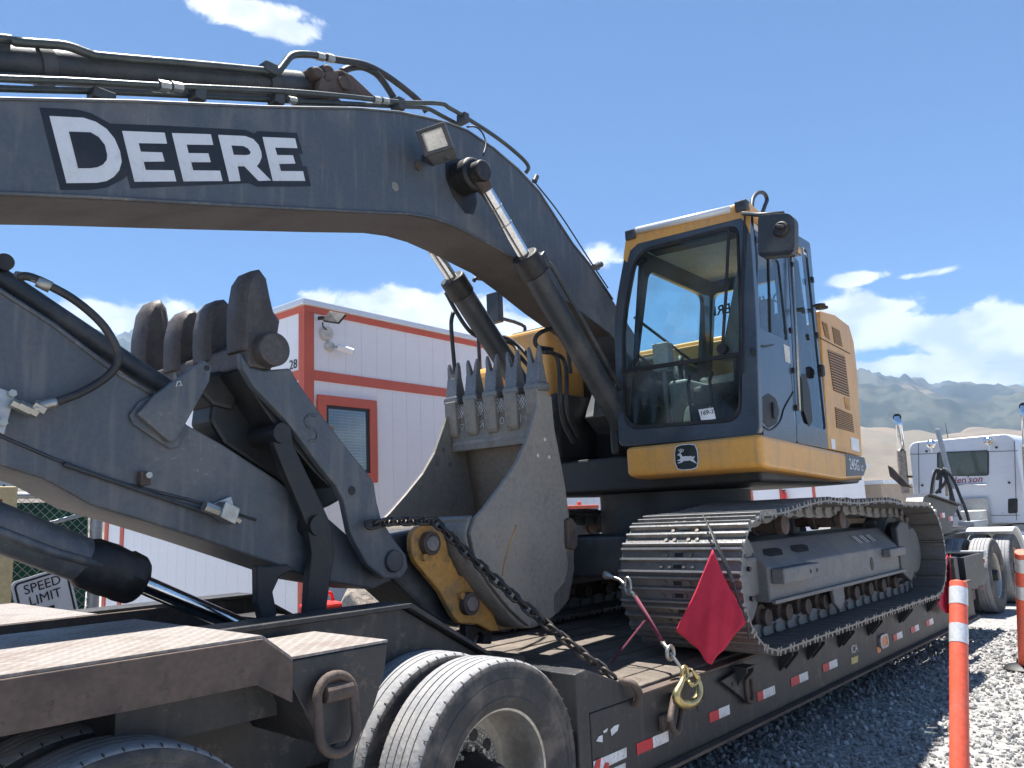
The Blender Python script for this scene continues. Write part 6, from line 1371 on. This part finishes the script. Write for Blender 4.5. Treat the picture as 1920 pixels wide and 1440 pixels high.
# ------------------------------------------------------------------ truck tractor
def truck():
    T = thing('truck_tractor', 'white day cab truck tractor coupled to the trailer gooseneck', 'truck', (15, 3.85, 0))
    q = lambda px, py, X: WF.x(px, py, X); XB = 16.9
    L_, R_ = q(1703, 870, XB).y, q(1914, 870, XB).y; zt = q(1800, 821, XB).z; zb = q(1720, 985, XB).z
    yc = (L_ + R_) / 2; hw = (L_ - R_) / 2
    prof = rounded([(XB, yc - hw, zb), (XB, yc + hw, zb), (XB, yc + hw * .96, zt), (XB, yc - hw * .96, zt)], [.06, .06, .18, .18], 5)
    m = MB(); m.loft([[Vector((XB, p.y + (yc - p.y) * .015, p.z - .0)) for p in prof], [Vector((XB + .06, p.y, p.z)) for p in prof], [Vector((XB + 1.3, p.y, p.z + .02)) for p in prof], [Vector((XB + 1.75, yc + (p.y - yc) * .94, zb + (p.z - zb) * .62)) for p in prof]]); m.build('truck_cab', M_truckwhite, T, .02, seg=3, smooth='auto')
    m = MB(); m.box((XB + 1.6, yc - .8, zb - .2), (XB + 3.1, yc + .8, zb + .72)); m.build('bonnet', M_truckwhite, T, .1, seg=3)
    wi = rounded([q(x, y, XB - .012) for x, y in ((1757, 893), (1854, 892), (1854, 844), (1757, 848))], .05, 4); cc = sum(wi, Vector()) / len(wi)
    m = MB(); m.add(*frame_ring(wi, [cc + (p - cc) * .95 for p in wi], (.02, 0, 0))); wn = m.build('rear_window', M_black, T)
    m = MB(); m.prism([cc + (p - cc) * .95 + Vector((.006, 0, 0)) for p in wi], (.004, 0, 0)); m.build('pane', mat('dark_pane', (.07, .09, .08), .06, 0, (.08, .10, .09), .6, 2, 20, 0, 60), wn)
    sm = rounded([q(x, y, XB - .008) for x, y in ((1890, 963), (1908, 962), (1908, 934), (1890, 935))], .03, 3); m = MB(); m.prism(sm, (.006, 0, 0)); m.build('side_vent', M_black, T)
    M = basis(q(1810, 900, XB - .006), (0, -1, 0), (0, 0, 1)); text('cab_lettering', "Hen'son", .17, M, mat('maroon_lettering', (.22, .015, .04), .5), T, shear=.3, bold=.001)
    for px, py in ((1746, 833), (1853, 827)): c = q(px, py, XB - .1); m = MB(); m.lathe([(.001, -.06), (.05, -.055), (.085, -.02), (.085, .03), (.05, .06), (.001, .065)], c, (1, 0, 0), 18); m.cyl(c + Vector((0, 0, -.16)), c + Vector((0, 0, -.07)), .02, n=8); m.build('rear_lamp', M_chrome, T, smooth='auto')
    for px, py in ((1737, 846), (1868, 839), (1729, 910), (1892, 905)): c = q(px, py, XB - .02); m = MB(); m.cyl(c, c + Vector((.02, 0, 0)), .022, n=10); m.build('marker', M_black, T)
    sm_ = M_dark
    for pts in (((1706, 852), (1910, 845)), ((1707, 968), (1912, 966)), ((1722, 830), (1724, 984)), ((1902, 826), (1906, 975))):
        m = MB(); m.tube([q(x, y, XB - .004) for x, y in pts], .005, 5); m.build('panel_seam', sm_, T)
    for k in range(9):
        c = q(1712 + 24 * k, 962, XB - .004); m = MB(); m.cyl(c, c + Vector((.01, 0, 0)), .012, n=8); m.build('rivet', M_galv, T)
    m = MB(); m.cyl((XB + .5, yc + .3, zt), (XB + .45, yc + .3, zt + .35), .008, .004, 6); m.build('antenna', M_black, T)
    for s_ in (-1, 1):
        m = MB(); m.box((XB + 1.5, yc + s_ * (hw + .22) - .08, zt - .95), (XB + 1.56, yc + s_ * (hw + .22) + .08, zt - .45)); m.tube([(XB + 1.5, yc + s_ * hw * .9, zt - .6), (XB + 1.53, yc + s_ * (hw + .2), zt - .6)], .015, 6); m.build('side_mirror', M_chrome, T, .02)
    m = MB(); m.tube([q(1790, 909, XB - .02), q(1850, 908, XB - .02)], .015, 8); m.build('grab_bar', M_chrome, T)
    # stacks
    for tp_, bt in (((1684, 782), (1697, 925)), ((1921, 762), (1932, 930))):
        a, b = q(*tp_, XB - .25), q(*bt, XB - .25); d = (a - b).normalized()
        m = MB(); m.cyl(b, b.lerp(a, .55), .085, n=20); m.build('exhaust_guard', mat('perforated_guard', (.32, .28, .24), .5, .5, (.2, .12, .06), .6, 14), T, smooth='auto')
        m = MB(); m.tube([b.lerp(a, .53), b.lerp(a, .88), a + Vector((-.05, 0, .02))], .068, 18); m.build('exhaust_stack', M_chrome, T, smooth=True)
        m = MB(); m.cyl(a + Vector((-.075, 0, -.01)), a + Vector((-.045, 0, .0)), .075, n=20); m.build('exhaust_mouth', M_black, T, smooth='auto')
        m = MB(); m.box((b.x - .03, b.y - .12, b.z + .3), (b.x + .2, b.y - .09, b.z + .34)); m.build('stack_bracket', M_black, T)
    # frame, boxes, hoses
    for yy in (yc - .48, yc + .40): m = MB(); m.box((12.4, yy, .80), (XB + 2.6, yy + .08, 1.06)); m.build('frame_rail', M_dark, T, .01)
    m = MB(); a, b = q(1800, 935, XB - .06), q(1860, 990, XB - .06); m.box((XB - .07, b.y, b.z), (XB - .05, a.y, a.z)); m.build('headache_plate', M_galv, T, .006)
    m = MB(); a, b = q(1800, 958, 16.2), q(1842, 985, 16.2); m.box((16.2, b.y, b.z), (16.7, a.y, a.z)); m.build('deck_box', M_lightgrey, T, .02)
    m = MB(); a, b = q(1795, 978, 15.4), q(1830, 1000, 15.4); m.box((15.4, b.y, b.z - .05), (16.3, a.y, a.z)); m.build('catwalk', M_galv, T, .01)
    m = MB(); m.cyl((13.65, yc, 1.02), (13.65, yc, 1.11), .48, n=28); m.build('fifth_wheel', M_black, T, smooth='auto')
    m = MB(); m.obox(q(1772, 860, 15.8), (.03, 0, 0), (0, .04, 0), (0, .06, .55)); m.build('hose_mast', M_galv, T, .01)
    for pts in (((1745, 930), (1750, 895), (1757, 880), (1764, 888), (1762, 925)), ((1755, 925), (1772, 905), (1774, 888), (1762, 882), (1757, 900)), ((1768, 878), (1785, 895), (1800, 930), (1812, 960), (1818, 985)), ((1766, 885), (1780, 910), (1790, 945), (1802, 975)), ((1775, 895), (1783, 930), (1778, 975))):
        m = MB(); m.tube(smoothpath([q(x, y, 15.5) for x, y in pts], 5), .026, 8); m.build('air_hose', M_hose, T, smooth=True)
    m = MB(); m.tube([q(1748, 925, 15.6), q(1752, 885, 15.6), q(1772, 880, 15.6), q(1776, 930, 15.6)], .035, 10); m.build('pedestal', M_galv, T, smooth=True)
    # rear bar, tape, mud flap
    X = 12.35; m = MB(); a, b = q(1772, 1033, X), q(1846, 1045, X); m.box((X, b.y, b.z), (X + .12, a.y, a.z)); m.build('rear_bar', M_galv, T, .01)
    a, b = q(1780, 1048, X), q(1846, 1055, X)
    n = 4
    for k in range(n): y0 = a.y + (b.y - a.y) * k / n; y1 = a.y + (b.y - a.y) * (k + 1) / n; m = MB(); m.box((X + .02, y1, b.z), (X + .03, y0 - .004, a.z)); m.build('reflective_tape', M_redtape if k % 2 else M_whitetape, T)
    a, b = q(1795, 1060, X + .05), q(1838, 1145, X + .05); m = MB(); m.box((X + .05, b.y, b.z), (X + .065, a.y, a.z)); fl = m.build('mud_flap', M_black, T, .004)
    M = basis(q(1832, 1098, X + .045), (0, -1, 0), (0, 0, 1)); text('flap_lettering', 'OS', .16, M, mat('pale_red_lettering', (.4, .2, .2), .6), fl)
    for Xw in (12.95, 14.3):
        make_wheel('wheel', T, Xw, 2.70, .515, .515, .27, dish=-.04 if False else .08, n=48, lugs=False); make_wheel('wheel', T, Xw, 4.72, .515, .515, .27, n=36, lugs=False); make_wheel('wheel', T, Xw, 3.04, .515, .515, .27, n=36, lugs=False); make_wheel('wheel', T, Xw, 4.38, .515, .515, .27, n=36, lugs=False)
        m = MB(); m.cyl((Xw, 2.95, .515), (Xw, 4.7, .515), .08, n=12); m.build('drive_axle', M_dark, T)
    for yy in (2.78, 4.66): make_wheel('wheel', T, XB + 2.2, yy, .515, .515, .27, n=36, lugs=False)
    for Xw in (14.3,):
        g = []
        for i in range(11):
            t = math.radians(20 + 95 * i / 10); g.append([(Xw + .62 * math.cos(t) , yy, .515 + .62 * math.sin(t)) for yy in (2.66, 2.70, 2.95, 3.30)])
        m = MB(); m.sheet(g); m.build('fender', M_parapet, T, solid=.012, smooth=True)
    m = MB(); m.cyl((15.6, 2.95, .75), (16.8, 2.95, .75), .26, n=24); m.build('fuel_tank', M_chrome, T, .02, smooth='auto')
    m = MB(); m.box((XB + .1, yc - hw + .05, .55), (XB + 1.6, yc - hw + .3, zb - .02)); m.build('step_box', M_galv, T, .02)
    pd = [q(x, y, 14.6) for x, y in ((1664, 872), (1672, 876), (1700, 905), (1712, 915), (1690, 912), (1668, 893))]; m = MB(); m.prism(pd, (.04, 0, 0)); m.build('ramp_flap', M_rust, T, .01)
truck()
